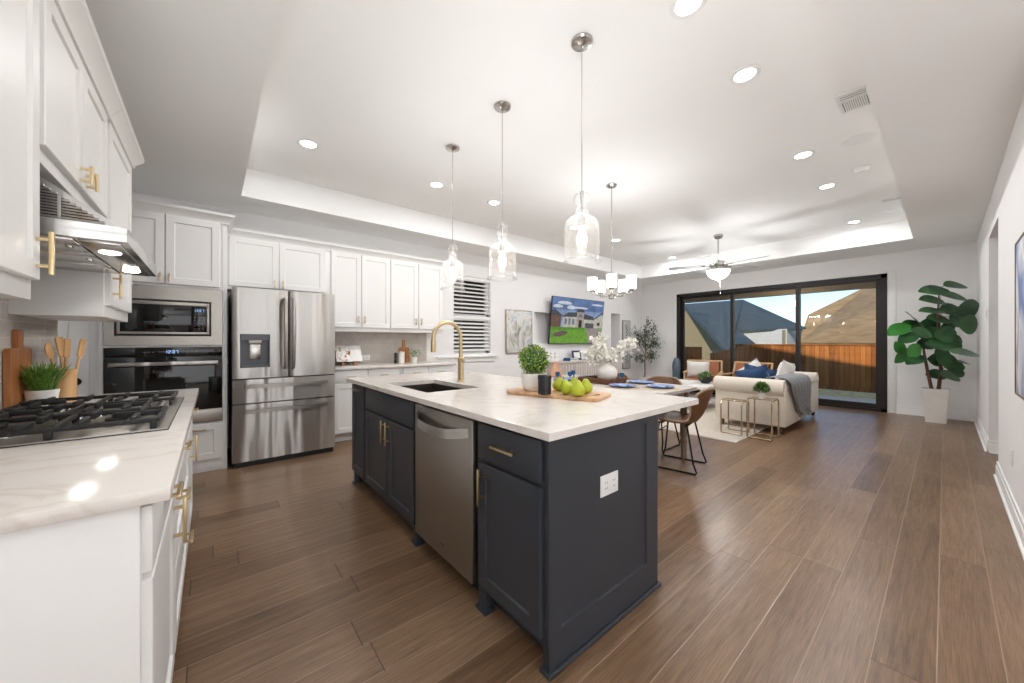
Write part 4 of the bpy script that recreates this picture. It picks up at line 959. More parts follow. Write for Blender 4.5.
# top and bottom faces bridged to the hand hole
def resample(poly, n, c):
    out = []
    for k in range(n):
        a_ = 2 * math.pi * k / n; d = Vector((math.cos(a_), math.sin(a_))); best = None
        for i in range(len(poly)):
            p, q = Vector(poly[i]) - Vector(c), Vector(poly[(i + 1) % len(poly)]) - Vector(c); e = q - p
            den = d.x * e.y - d.y * e.x
            if abs(den) < 1e-12: continue
            tt = (p.x * e.y - p.y * e.x) / den; ss = (p.x * d.y - p.y * d.x) / den
            if tt > 0 and -1e-6 <= ss <= 1 + 1e-6: best = tt if best is None else max(best, tt)
        out.append((c[0] + d.x * best, c[1] + d.y * best))
    return out
cH = (L_ / 2 - 0.05, 0.0); ou = resample(outl, 96, cH); ho = [(cH[0] + 0.014 * math.cos(2 * math.pi * k / 96), 0.045 * math.sin(2 * math.pi * k / 96)) for k in range(96)]
z0 = 0.9148
mb.grid([ringz(ou, z0, 0.985), ringz(ou, z0 + 0.004), ringz(ou, z0 + 0.016), ringz(ou, z0 + 0.019, 0.988), ringz(ho, z0 + 0.019), ringz(ho, z0)], close_u=True, close_v=True)
put('board', mb, m_chop2, bo); bo.rotation_euler = (0, 0, math.atan2(-0.954, 0.30))
zb = 0.934
tp = thing('topiary', 'round boxwood ball in a white bowl pot on the serving board', 'plant', (1.495, 1.59, zb))
tp_c = (1.495, 1.59)
put('pot', MB().lathe([(0, 0), (0.054, 0), (0.061, 0.006), (0.075, 0.06), (0.078, 0.105), (0.073, 0.105), (0.07, 0.09), (0, 0.088)], (*tp_c, zb + 0.0003), 28), m_white_matte, tp)
put('core', MB().ball((*tp_c, zb + 0.185), 0.078, 3), m_fig, tp)
random.seed(5); mb = MB()
for k in range(900):
    v = Vector((random.gauss(0, 1), random.gauss(0, 1), random.gauss(0, 1))).normalized()
    p = Vector((*tp_c, zb + 0.185)) + v * random.uniform(0.066, 0.088)
    mb.leaf(p, v + Vector((random.uniform(-1, 1), random.uniform(-1, 1), random.uniform(-1, 1))) * 0.9, v, random.uniform(0.012, 0.02), 0.011, 0.1, 2)
put('foliage', mb, m_boxwood, tp, recalc=False)
cj = thing('candle_jar', 'black candle jar on the serving board in front of the topiary', 'candle', (1.437, 1.44, zb))
put('jar', MB().lathe([(0, 0.0005), (0.034, 0.0005), (0.037, 0.004), (0.037, 0.086), (0.033, 0.086), (0.032, 0.078), (0, 0.078)], (1.437, 1.44, zb), 28), m_candle, cj)
put('lid', MB().lathe([(0, 0.0865), (0.039, 0.0865), (0.039, 0.104), (0.036, 0.107), (0, 0.107)], (1.437, 1.44, zb), 28), m_candle, cj)
def pear(x, y, s, tilt, rz, label):
    t = thing('pear', label, 'pear', (x, y, zb), 'green pears on the serving board')
    Mx = Matrix.Translation((x, y, zb + 0.0012)) @ Matrix.Rotation(R(rz), 4, 'Z') @ Matrix.Translation((0, 0, 0.036 * s)) @ Matrix.Rotation(R(tilt), 4, 'X') @ Matrix.Translation((0, 0, -0.036 * s))
    prof = [(0, 0.004), (0.012, 0.0), (0.026, 0.007), (0.036, 0.024), (0.037, 0.04), (0.031, 0.056), (0.023, 0.068), (0.017, 0.08), (0.014, 0.088), (0.008, 0.0935), (0, 0.092)]
    mb = MB().lathe([(r_ * s * 1.06, z * s * 0.88) for r_, z in prof], (0, 0, 0), 20, Mx); lo = min(v.co.z for v in mb.bm.verts)
    for v in mb.bm.verts: v.co.z += zb + 0.0008 - lo
    put('flesh', mb, m_pear, t, 60)
    st = MB().tube([(0, 0, 0.077 * s), (0.002, 0.001, 0.088 * s), (0.005, 0.001, 0.098 * s)], [0.0018, 0.0016, 0.0022], 6); st.bm.transform(Matrix.Translation((0, 0, zb + 0.0008 - lo)) @ Mx)
    put('stem', st, m_bark, t)
pear(1.592, 1.475, 0.98, 8, 30, 'green pear right beside the black candle jar')
pear(1.522, 1.352, 1.0, 18, 200, 'green pear lying low between the candle jar and the front pear')
pear(1.645, 1.40, 1.0, 4, 90, 'green pear standing at the back of the fruit group')
pear(1.514, 1.264, 1.04, 6, 160, 'deep green pear at the front of the fruit group')
pear(1.632, 1.305, 1.0, 10, 300, 'yellow green pear at the right end of the fruit group')
# ------------------------------------------------------------------ pendants over the island
def make_pendant(loc, label):
    t = thing('pendant_light', label, 'pendant light', loc, 'clear glass pendants over the island'); x, y, z = loc
    put('canopy', MB().lathe([(0, -0.0), (0.066, -0.0), (0.066, -0.008), (0.06, -0.016), (0.02, -0.024), (0.008, -0.03), (0, -0.03)], loc, 28), m_nickel, t)
    put('cord', MB().tube([(x, y, z - 0.028), (x, y, 2.14)], 0.0032, 8), m_nickel, t)
    put('socket', MB().lathe([(0, 2.142), (0.011, 2.142), (0.013, 2.10), (0.008, 2.09), (0.008, 1.99), (0.02, 1.985), (0.021, 1.925), (0.0, 1.925)], (x, y, 0), 18), m_nickel, t)
    prof = []
    for a in range(20, 165, 9): prof.append((0.051 * math.sin(R(a)), 2.091 + 0.051 * math.cos(R(a))))
    for a in range(30, 155, 12): prof.append((0.016 + 0.028 * math.sin(R(a)), 2.016 + 0.024 * math.cos(R(a))))
    for a in range(8, 91, 9): prof.append((0.03 + 0.073 * math.sin(R(a)), 1.922 + 0.068 * math.cos(R(a))))
    prof += [(0.104, 1.85), (0.105, 1.76), (0.106, 1.735), (0.111, 1.722), (0.117, 1.716), (0.117, 1.711), (0.108, 1.716), (0.103, 1.73)]
    mb = MB(); rows = [[(x + r_ * math.cos(2 * math.pi * k / 32), y + r_ * math.sin(2 * math.pi * k / 32), zz) for k in range(32)] for r_, zz in prof]
    mb.grid(rows, close_v=True); put('glass_shade', mb, m_glass, t, 60)
    put('bulb', MB().lathe([(0, 1.924), (0.013, 1.924), (0.014, 1.905), (0.026, 1.875), (0.03, 1.85), (0.026, 1.822), (0.014, 1.803), (0, 1.798)], (x, y, 0), 18), m_bulb, t)
    lamp('POINT', 'pendant_lamp', (x, y, 1.86), PEND_W, size=0.032, parent=t)
    uplight('pendant_uplight_fill', (x, y, 1.90), UP_PEND, 0.05, t)
    return t
make_pendant((1.725, 1.41, ZT), 'clear glass bell pendant over the near end of the island')
make_pendant((1.725, 2.19, ZT), 'clear glass bell pendant over the middle of the island')
make_pendant((1.735, 2.955, ZT), 'clear glass bell pendant over the far end of the island')
# ------------------------------------------------------------------ ceiling fittings
CANS = [(1.97, 0.885, 'recessed ceiling light at the top edge of the picture nearest the camera'), (2.79, 0.872, 'recessed ceiling light left of the louvred ceiling vent'),
        (4.43, 0.885, 'recessed ceiling light left of the smoke detector'), (5.53, 0.885, 'recessed ceiling light beyond the smoke detector'), (7.50, 0.885, 'recessed ceiling light near the tray corner by the big plant'),
        (0.68, 3.745, 'recessed ceiling light over the gap between oven and island'), (2.00, 3.77, 'recessed ceiling light in front of the wall cabinets left of the far pendant'), (2.84, 3.775, 'recessed ceiling light between the far and middle pendants'),
        (4.43, 3.775, 'recessed ceiling light seen through the nearest pendant glass'), (5.57, 3.775, 'recessed ceiling light just beside the chandelier rod'), (7.66, 3.78, 'recessed ceiling light between chandelier and ceiling fan')]
for x, y, lab in CANS:
    c = thing('recessed_light', lab, 'ceiling light', (x, y, ZT), 'recessed lights in the tray ceiling')
    put('trim_ring', MB().lathe([(0.062, -0.0005), (0.092, -0.0005), (0.092, -0.004), (0.086, -0.008), (0.066, -0.008), (0.062, -0.003)], (x, y, ZT), 32), m_trim, c)
    put('lens', MB().lathe([(0, -0.004), (0.0655, -0.004), (0.0655, -0.001), (0, -0.001)], (x, y, ZT), 32), m_can, c)
    lamp('AREA', 'downlight', (x, y, ZT - 0.012), CAN_W, size=0.12, parent=c)
def vent(label, x0, y0, x1, y1):
    t = thing('ceiling_vent', label, 'vent', ((x0 + x1) / 2, (y0 + y1) / 2, ZT)); z = ZT
    mb = MB()
    for a in ((x0, y0, x0 + 0.02, y1), (x1 - 0.02, y0, x1, y1), (x0 + 0.02, y0, x1 - 0.02, y0 + 0.02), (x0 + 0.02, y1 - 0.02, x1 - 0.02, y1)): mb.box(a[0], a[1], z - 0.010, a[2], a[3], z - 0.0005, 0.002)
    xm = x0 + (x1 - x0) * 0.36
    mb.box(xm, y0 + 0.02, z - 0.009, xm + 0.014, y1 - 0.02, z - 0.001)
    put('frame', mb, m_trim, t); put('backing', MB().box(x0 + 0.02, y0 + 0.02, z - 0.003, x1 - 0.02, y1 - 0.02, z - 0.0008), m_grille, t)
    mb = MB(); n = 11
    for k in range(n):
        y = y0 + 0.025 + (y1 - y0 - 0.05) * (k + 0.5) / n; mb.box(xm + 0.014, y - 0.004, z - 0.008, x1 - 0.02, y + 0.004, z - 0.0031)
    for k in range(3):
        x = x0 + 0.024 + (xm - x0 - 0.024) * (k + 0.5) / 3; mb.box(x - 0.006, y0 + 0.02, z - 0.008, x + 0.006, y1 - 0.02, z - 0.0031)
    put('louver', mb, m_trim, t)
vent('white louvred vent in the tray ceiling nearest the camera', 3.56, 0.345, 3.87, 0.525)
vent('small ceiling vent in the tray beyond the smoke detector', 6.54, 0.345, 6.74, 0.53)
for x, y, lab in ((4.46, 0.50, 'round flush ceiling speaker beside the louvred vent'), (7.33, 0.50, 'round flush ceiling speaker near the tray corner beyond the small vent'), (4.42, 4.28, 'round flush ceiling speaker behind the nearest pendant'), (7.25, 4.25, 'round flush ceiling speaker near the chandelier and the fan')):
    s = thing('ceiling_speaker', lab, 'speaker', (x, y, ZT), 'round speakers in the tray ceiling')
    put('grille', MB().lathe([(0, -0.005), (0.105, -0.005), (0.108, -0.004), (0.108, -0.0005), (0, -0.0005)], (x, y, ZT), 36), mat('speaker_grille', (150, 149, 148), 0.9, scale=200, var=0.06) if 'speaker_grille' not in bpy.data.materials else bpy.data.materials['speaker_grille'], s)
    put('rim', MB().lathe([(0.109, -0.0005), (0.118, -0.0005), (0.116, -0.006), (0.109, -0.006)], (x, y, ZT), 36), m_trim, s)
sm = thing('smoke_detector', 'white smoke detector between the lights and the ceiling vents', 'smoke detector', (5.24, 0.56, ZT))
put('base', MB().lathe([(0, -0.0005), (0.07, -0.0005), (0.07, -0.012), (0.0, -0.012)], (5.24, 0.56, ZT), 28), m_plastic, sm)
put('cover', MB().lathe([(0.064, -0.0125), (0.06, -0.028), (0.045, -0.04), (0.0, -0.042), (0.0, -0.0125)], (5.24, 0.56, ZT), 28), m_plastic, sm)
# chandelier
cx, cy = 3.57, 2.48; DZc = 0.035
ch = thing('chandelier', 'nickel five-shade chandelier over the dining table', 'chandelier', (cx, cy, ZT))
put('canopy', MB().lathe([(0, 0), (0.062, 0), (0.062, -0.012), (0.045, -0.026), (0.012, -0.034), (0, -0.034)], (cx, cy, ZT), 28), m_nickel, ch)
put('rod', MB().tube([(cx, cy, ZT - 0.03), (cx, cy, 1.825)], 0.006, 10), m_nickel, ch)
put('hub', MB().lathe([(0, 1.88), (0.014, 1.878), (0.018, 1.83), (0.034, 1.82), (0.036, 1.80 - DZc), (0.02, 1.785), (0.026, 1.772), (0.012, 1.757), (0, 1.753)], (cx, cy, -DZc), 24), m_nickel, ch)
for k in range(5):
    a = math.atan2(-cy, -cx) + 2 * math.pi * k / 5; ex, ey = cx + 0.225 * math.cos(a), cy + 0.225 * math.sin(a)
    q = put('arm', MB().tube([(cx + 0.02 * math.cos(a), cy + 0.02 * math.sin(a), 1.808 - DZc), (cx + 0.12 * math.cos(a), cy + 0.12 * math.sin(a), 1.80 - DZc), (cx + 0.20 * math.cos(a), cy + 0.20 * math.sin(a), 1.804 - DZc), (ex, ey, 1.815 - DZc), (ex, ey, 1.85 - DZc)], 0.0065, 10), m_nickel, ch)
    put('shade_cup', MB().lathe([(0, 1.842), (0.03, 1.842), (0.034, 1.858), (0, 1.858)], (ex, ey, -DZc), 20), m_nickel, q)
    s = put('shade', MB().lathe([(0.0, 1.859), (0.052, 1.859), (0.056, 1.868), (0.056, 2.005), (0.052, 2.005), (0.051, 1.874), (0, 1.872)], (ex, ey, -DZc), 24), m_shade, q)
    lamp('POINT', 'chandelier_lamp', (ex, ey, 1.99), CHAN_W, size=0.04, parent=ch)
uplight('chandelier_uplight_fill', (cx, cy, 1.93), UP_CHAN, 0.2, ch)
# ceiling fan
fx_, fy_ = 6.65, 2.48
fn = thing('ceiling_fan', 'nickel ceiling fan with a frosted bowl light', 'ceiling fan', (fx_, fy_, ZT))
put('canopy', MB().lathe([(0, 0), (0.07, 0), (0.072, -0.03), (0.05, -0.06), (0.015, -0.07), (0, -0.07)], (fx_, fy_, ZT), 28), m_nickel, fn)
put('downrod', MB().tube([(fx_, fy_, ZT - 0.06), (fx_, fy_, 2.60)], 0.0125, 12), m_nickel, fn)
put('motor', MB().lathe([(0, 2.62), (0.03, 2.62), (0.04, 2.60), (0.11, 2.59), (0.135, 2.57), (0.14, 2.52), (0.12, 2.49), (0.125, 2.475), (0.0, 2.475)], (fx_, fy_, 0), 36), m_nickel, fn)
put('light_fitter', MB().lathe([(0, 2.474), (0.15, 2.474), (0.185, 2.462), (0.19, 2.44), (0.0, 2.44)], (fx_, fy_, 0), 36), m_nickel, fn)
put('light_bowl', MB().lathe([(0.182, 2.439), (0.178, 2.41), (0.15, 2.355), (0.10, 2.31), (0.04, 2.287), (0.0, 2.285)], (fx_, fy_, 0), 36), m_shade, fn)
put('finial', MB().lathe([(0, 2.2845), (0.02, 2.2845), (0.012, 2.265), (0, 2.258)], (fx_, fy_, 0), 16), m_nickel, fn)
put('pull_chain', MB().tube([(fx_ + 0.03, fy_ - 0.02, 2.285), (fx_ + 0.03, fy_ - 0.02, 2.06)], 0.0025, 6).ball((fx_ + 0.03, fy_ - 0.02, 2.05), 0.012, 2), m_nickel, fn)
m_blade = mat('grey_fan_blade', (138, 138, 138), 0.45, var=0.06, scale=6)
for k in range(5):
    a = -39.8 - (-12 + 72 * k); Mx = Matrix.Translation((fx_, fy_, 2.525)) @ Matrix.Rotation(R(a), 4, 'Z')
    q = put('blade_iron', MB().box(0.125, -0.02, -0.006, 0.25, 0.02, 0.002, 0.002, Mx), m_nickel, fn)
    mb = MB(); Mt = Mx @ Matrix.Rotation(R(11), 4, 'X'); pl = [(0.20, -0.05), (0.40, -0.066), (0.72, -0.07), (0.77, -0.05), (0.78, 0.0), (0.77, 0.05), (0.72, 0.07), (0.40, 0.066), (0.20, 0.05)]
    mb.prism(pl, lambda u, v, kk: Mt @ Vector((u, v, 0.004 if kk == 0 else 0.011))); put('blade', mb, m_blade, fn)
lamp('POINT', 'fan_lamp', (fx_, fy_, 2.22), FAN_W, size=0.08, parent=fn)
uplight('fan_uplight_fill', (fx_, fy_, 2.16), UP_FAN, 0.4, fn)
# ------------------------------------------------------------------ dining
TXa, TXb, TYa, TYb, TZ = 3.08, 3.90, 1.63, 3.42, 0.76
dt = thing('dining_table', 'whitewashed dining table with turned legs beyond the island', 'table', ((TXa + TXb) / 2, (TYa + TYb) / 2, 0))
pr = rnd_rect(TXa, TYa, TXb, TYb, 0.09, 6)
mb = MB(); mb.prism(pr, lambda u, v, k: Vector((u, v, TZ - 0.032 if k == 0 else TZ)))
put('table_top', mb, m_table, dt)
mb = MB(); i = 0.09
for a_ in ((TXa + i, TYa + i, TXb - i, TYa + i + 0.022), (TXa + i, TYb - i - 0.022, TXb - i, TYb - i), (TXa + i, TYa + i, TXa + i + 0.022, TYb - i), (TXb - i - 0.022, TYa + i, TXb - i, TYb - i)):
    mb.box(a_[0], a_[1], TZ - 0.115, a_[2], a_[3], TZ - 0.0325)
put('apron', mb, m_table, dt)
for lx in (TXa + 0.115, TXb - 0.115):
    for ly in (TYa + 0.115, TYb - 0.115):
        mb = MB().box(lx - 0.035, ly - 0.035, TZ - 0.13, lx + 0.035, ly + 0.035, TZ - 0.033, 0.003)
        mb.lathe([(0, 0.0), (0.022, 0.0), (0.03, 0.03), (0.026, 0.06), (0.03, 0.16), (0.038, 0.20), (0.028, 0.22), (0.034, 0.26), (0.036, 0.42), (0.032, 0.56), (0.038, 0.60), (0.034, TZ - 0.13), (0, TZ - 0.13)], (lx, ly, 0), 18)
        put('leg', mb, m_tleg, dt)
def make_chair(label):
    t = thing('dining_chair', label, 'chair', (0, 0, 0), 'brown leather bucket chairs round the dining table')
    # one bent shell: seat, waist and back (faces +Y)
    prof = [(0.235, 0.445), (0.215, 0.462), (0.12, 0.462), (0.0, 0.452), (-0.10, 0.452), (-0.165, 0.475), (-0.205, 0.53), (-0.235, 0.60), (-0.262, 0.68), (-0.288, 0.755), (-0.305, 0.79)]
    hw = [0.20, 0.215, 0.228, 0.232, 0.225, 0.212, 0.20, 0.205, 0.225, 0.235, 0.215]
    rows = []
    for i, ((y, z), w) in enumerate(zip(prof, hw)):
        row = []; bk = max(0.0, (i - 4) / 6.0)
        for k in range(13):
            s = -1 + 2 * k / 12; e = s * s
            row.append((w * s, y + 0.085 * e * min(1, bk * 1.6) * (1 if bk else 0), z + (0.030 * e * (1 - bk) if 0 < i < 9 else 0) - (0.045 * e * e if i >= 9 else 0)))
        rows.append(row)
    mb = MB(); mb.grid(rows); mb.solid(0.020)
    put('shell', mb, m_leather, t, 50)
    mb = MB(); rim = [Vector(r[0]) for r in rows] + [Vector(p) for p in rows[-1][1:-1]] + [Vector(r[-1]) for r in rows[::-1]]
    mb.tube([p for p in rim], 0.0085, 8); put('piping', mb, mat('edge_piping', (168, 146, 124), 0.6) if 'edge_piping' not in bpy.data.materials else bpy.data.materials['edge_piping'], t)
    for s in (-1, 1):                           # two sled sides of bent rod
        x = s * 0.205; xi = s * 0.15
        pts = [(xi, 0.13, 0.445), (x * 0.98, 0.175, 0.10), (x, 0.20, 0.022), (x, 0.19, 0.009), (x, 0.16, 0.009), (x, -0.17, 0.009), (x, -0.205, 0.009), (x, -0.215, 0.022), (x * 0.98, -0.185, 0.10), (xi, -0.12, 0.44)]
        put('leg', MB().tube(pts, 0.0085, 8), m_blackmetal, t)
    mb = MB().box(-0.16, 0.10, 0.428, 0.16, 0.125, 0.438).box(-0.16, -0.125, 0.425, 0.16, -0.10, 0.434).tube([(-0.17, 0.14, 0.35), (0.17, 0.14, 0.35)], 0.006, 8)
    put('seat_frame', mb, m_blackmetal, t)
    return t
c0 = make_chair('brown leather dining chair turned slightly at the near end of the table'); c0.location = (3.57, 1.705, 0); c0.rotation_euler = (0, 0, R(11))
dup(c0, (2.98, 2.22, 0), R(-90), 'brown leather dining chair between island and table, the nearer of the two')
dup(c0, (2.98, 2.90, 0), R(-90), 'brown leather dining chair between island and table, the farther of the two')
dup(c0, (4.05, 2.22, 0), R(90), 'brown leather dining chair across the table with the wide tan back near the sofa')
dup(c0, (4.05, 2.92, 0), R(90), 'brown leather dining chair across the table, half hidden by the white vase')
dup(c0, (3.50, 3.44, 0), R(180), 'brown leather dining chair at the far end of the table')
# table setting
def setting(x, y, rz, who):
    p = thing('placemat', 'round woven placemat ' + who, 'placemat', (x, y, TZ), 'woven placemats on the dining table')
    put('weave', MB().lathe([(0, 0.0005), (0.17, 0.0005), (0.172, 0.003), (0.16, 0.005), (0, 0.005)], (x, y, TZ), 32), m_mat, p)
    d = thing('dinner_plate', 'blue dinner plate ' + who, 'plate', (x, y, TZ + 0.005), 'blue plates on the dining table')
    put('plate', MB().lathe([(0, 0.0006), (0.08, 0.0006), (0.10, 0.006), (0.138, 0.017), (0.139, 0.020), (0.10, 0.011), (0.08, 0.006), (0, 0.006)], (x, y, TZ + 0.005), 36), m_blueplate, d)
    b = thing('napkin', 'folded blue patterned napkin ' + who, 'napkin', (x, y, TZ + 0.0115), 'napkins on the plates')
    Mx = Matrix.Translation((x, y, TZ + 0.0118)) @ Matrix.Rotation(rz, 4, 'Z')
    mb = MB(); rows = []
    for i in range(7):
        u = -0.075 + 0.025 * i; rows.append([Mx @ Vector((u, v, 0.0 + 0.012 * (0.5 + 0.5 * math.cos(u * 40 + j)))) for j, v in enumerate((-0.06, -0.02, 0.02, 0.06))])
    mb.grid(rows); mb.solid(-0.006); put('cloth', mb, m_blueplate if False else mat('blue_print_cotton', (150, 170, 206), 0.9, var=0.3, scale=60) if 'blue_print_cotton' not in bpy.data.materials else bpy.data.materials['blue_print_cotton'], b)
setting(3.48, 1.84, 0.2, 'at the near head of the dining table'); setting(3.68, 2.17, 0.5, 'on the sofa side of the table, nearer the camera')
setting(3.24, 2.12, 0.1, 'on the island side of the table in front of the tray'); setting(3.24, 2.92, 0.4, 'on the island side of the table behind the topiary'); setting(3.70, 2.90, 0.3, 'on the sofa side of the table, beyond the vase')
wt = thing('wooden_tray', 'dark wooden tray under the white vase on the dining table', 'tray', (3.45, 2.46, TZ))
put('base', MB().box(3.27, 2.30, TZ + 0.0006, 3.60, 2.73, TZ + 0.014, 0.002), m_walnut, wt)
mb = MB()
for a_ in ((3.27, 2.30, 3.288, 2.73), (3.582, 2.30, 3.60, 2.73), (3.288, 2.30, 3.582, 2.318), (3.288, 2.712, 3.582, 2.73)): mb.box(a_[0], a_[1], TZ + 0.0145, a_[2], a_[3], TZ + 0.062, 0.003)
put('rim', mb, m_walnut, wt)
vz = thing('flower_vase', 'round white vase on the dining table', 'vase', (3.45, 2.46, TZ + 0.016))
put('body', MB().lathe([(0, 0.0008), (0.055, 0.0008), (0.075, 0.01), (0.112, 0.06), (0.118, 0.10), (0.108, 0.14), (0.08, 0.175), (0.055, 0.19), (0.05, 0.20), (0.056, 0.21), (0.05, 0.21), (0.044, 0.20), (0.05, 0.185), (0, 0.12)], (3.45, 2.46, TZ + 0.0145), 36), m_white_matte, vz)
put('lip', MB().tube([(3.45 + 0.053 * math.cos(2 * math.pi * k / 24), 2.46 + 0.053 * math.sin(2 * math.pi * k / 24), TZ + 0.2245) for k in range(24)], 0.004, 6, closed=True), m_white_matte, vz)
RT = Vector((math.sin(HEAD), -math.cos(HEAD), 0)); FW = Vector((math.cos(HEAD), math.sin(HEAD), 0))
random.seed(11)
def blossoms(name, label, path, n, spread, rad):
    t = thing(name, label, 'flowers', (3.45, 2.46, TZ + 0.13), 'white blossom branches in the dining table vase')
    put('stem', MB().tube(path, [0.005] * (len(path) - 1) + [0.002], 6), m_bark, t)
    P = [Vector(p) for p in path]; mb = MB()
    for k in range(n):
        s = random.uniform(0.35, 1.0) * (len(P) - 1); i = min(int(s), len(P) - 2); c = P[i].lerp(P[i + 1], s - i)
        c = c + Vector((random.gauss(0, 1), random.gauss(0, 1), random.gauss(0, 1))) * spread
        ax = Vector((random.gauss(0, 1), random.gauss(0, 1), random.gauss(0, 1) + 0.3)).normalized(); e1 = ax.orthogonal().normalized(); e2 = ax.cross(e1)
        for j in range(5):
            d = e1 * math.cos(1.2566 * j) + e2 * math.sin(1.2566 * j)
            mb.leaf(c, d + ax * 0.35, ax, rad, rad * 0.95, -0.1, 2, 0.1)
    put('petals', mb, m_petal, t, recalc=False)
V0 = Vector((3.45, 2.46, TZ + 0.14))
blossoms('blossom_branch', 'white blossom branch leaning left out of the white vase', [V0, V0 + Vector((0, 0, 0.1)), V0 + RT * -0.06 + Vector((0, 0, 0.18)), V0 + RT * -0.13 + Vector((0, 0, 0.20)), V0 + RT * -0.22 + Vector((0, 0, 0.15))], 190, 0.036, 0.03)
blossoms('blossom_branch', 'white blossom branch standing tall at the left of the white vase', [V0, V0 + Vector((0, 0, 0.1)), V0 + RT * -0.05 + Vector((0, 0, 0.20)), V0 + RT * -0.07 + Vector((0, 0, 0.30)), V0 + RT * -0.09 + Vector((0, 0, 0.34))], 170, 0.04, 0.03)
blossoms('blossom_branch', 'white blossom branch reaching up to the right of the white vase', [V0, V0 + Vector((0, 0, 0.09)), V0 + RT * 0.10 + Vector((0, 0, 0.17)), V0 + RT * 0.20 + Vector((0, 0, 0.25)), V0 + RT * 0.29 + Vector((0, 0, 0.32))], 210, 0.032, 0.03)
for k, (x, y, lab) in enumerate(((3.42, 2.98, 'blue stemmed glass behind the dark tray at mid table'), (3.30, 3.08, 'blue stemmed glass behind the pears at the far table end'), (3.62, 3.10, 'blue stemmed glass by the far corner of the table'), (3.78, 2.48, 'blue stemmed glass on the sofa side of the table'))):
    g = thing('goblet', lab, 'glass', (x, y, TZ), 'blue stemmed glasses on the dining table')
    put('bowl', MB().lathe([(0.006, 0.035), (0.022, 0.045), (0.028, 0.06), (0.026, 0.092), (0.024, 0.092), (0.026, 0.061), (0.02, 0.05), (0, 0.042)], (x, y, TZ), 18), m_blueglass, g)
    put('stem', MB().lathe([(0, 0.0008), (0.032, 0.0008), (0.03, 0.004), (0.005, 0.01), (0.0045, 0.03), (0.008, 0.0345), (0, 0.0348)], (x, y, TZ), 18), m_blueglass, g)
jg = thing('tan_vase', 'peach stoneware bottle vase at the far end of the table behind the topiary', 'vase', (3.50, 3.30, TZ))
put('body', MB().lathe([(0, 0.0008), (0.075, 0.0008), (0.083, 0.012), (0.08, 0.06), (0.06, 0.12), (0.042, 0.17), (0.036, 0.195), (0.031, 0.195), (0.036, 0.16), (0, 0.10)], (3.50, 3.30, TZ), 28), m_tan, jg)
# ------------------------------------------------------------------ living area
rg_ = thing('area_rug', 'cream area rug under the sofa and coffee table', 'rug', (6.5, 2.9, 0))
put('pile', MB().box(4.87, 1.63, 0.0006, 8.2, 4.30, 0.012, 0.004), m_rug, rg_)
put('border', MB().box(4.862, 1.622, 0.0006, 4.87, 4.308, 0.009).box(4.862, 1.622, 0.0006, 8.208, 1.63, 0.009), m_whitefab, rg_)
# sofa: back to the camera side, rolled arm towards the dining table
SXa, SXb, SYb, SYf = 5.74, 7.66, 1.33, 2.16
so_ = thing('sofa', 'cream roll-arm sofa with its back turned to the walkway', 'sofa', (6.7, 1.75, 0.0))
put('base', MB().box(SXa + 0.01, SYb + 0.012, 0.10, SXb - 0.01, SYf, 0.33, 0.012), m_sofa, so_)
def roll(x0, x1, y0, y1, rr, zt): pass
mb = MB()
mb.box(SXa, SYb, 0.105, SXa + 0.17, SYf + 0.02, 0.60, 0.01)
pts = [(SXa + 0.045, SYb + 0.01, 0.61), (SXa + 0.045, SYf + 0.025, 0.61)]
mb.tube(pts, 0.112, 28); put('arm', mb, m_sofa, so_, 40)
mb = MB(); mb.box(SXb - 0.17, SYb, 0.105, SXb, SYf + 0.02, 0.60, 0.01)
mb.tube([(SXb - 0.045, SYb + 0.01, 0.61), (SXb - 0.045, SYf + 0.025, 0.61)], 0.112, 28); put('arm', mb, m_sofa, so_, 40)
mb = MB(); mb.box(SXa + 0.01, SYb - 0.002, 0.105, SXb - 0.01, SYb + 0.19, 0.61, 0.01)
mb.tube([(SXa + 0.03, SYb + 0.098, 0.613), (SXb - 0.03, SYb + 0.098, 0.613)], 0.108, 28); put('back', mb, m_sofa, so_, 40)
for a_, b_ in ((SXa + 0.175, 6.695), (6.705, SXb - 0.175)):
    put('seat_cushion', MB().box(a_, SYb + 0.20, 0.333, b_, SYf + 0.02, 0.47, 0.035), m_sofa, so_)
for fx0 in (SXa + 0.05, SXb - 0.06):
    for fy0 in (SYb + 0.06, SYf - 0.06):
        put('foot', MB().lathe([(0, 0.0135), (0.02, 0.0135), (0.03, 0.10), (0.0, 0.10)], (fx0, fy0, 0), 14), m_bark, so_)
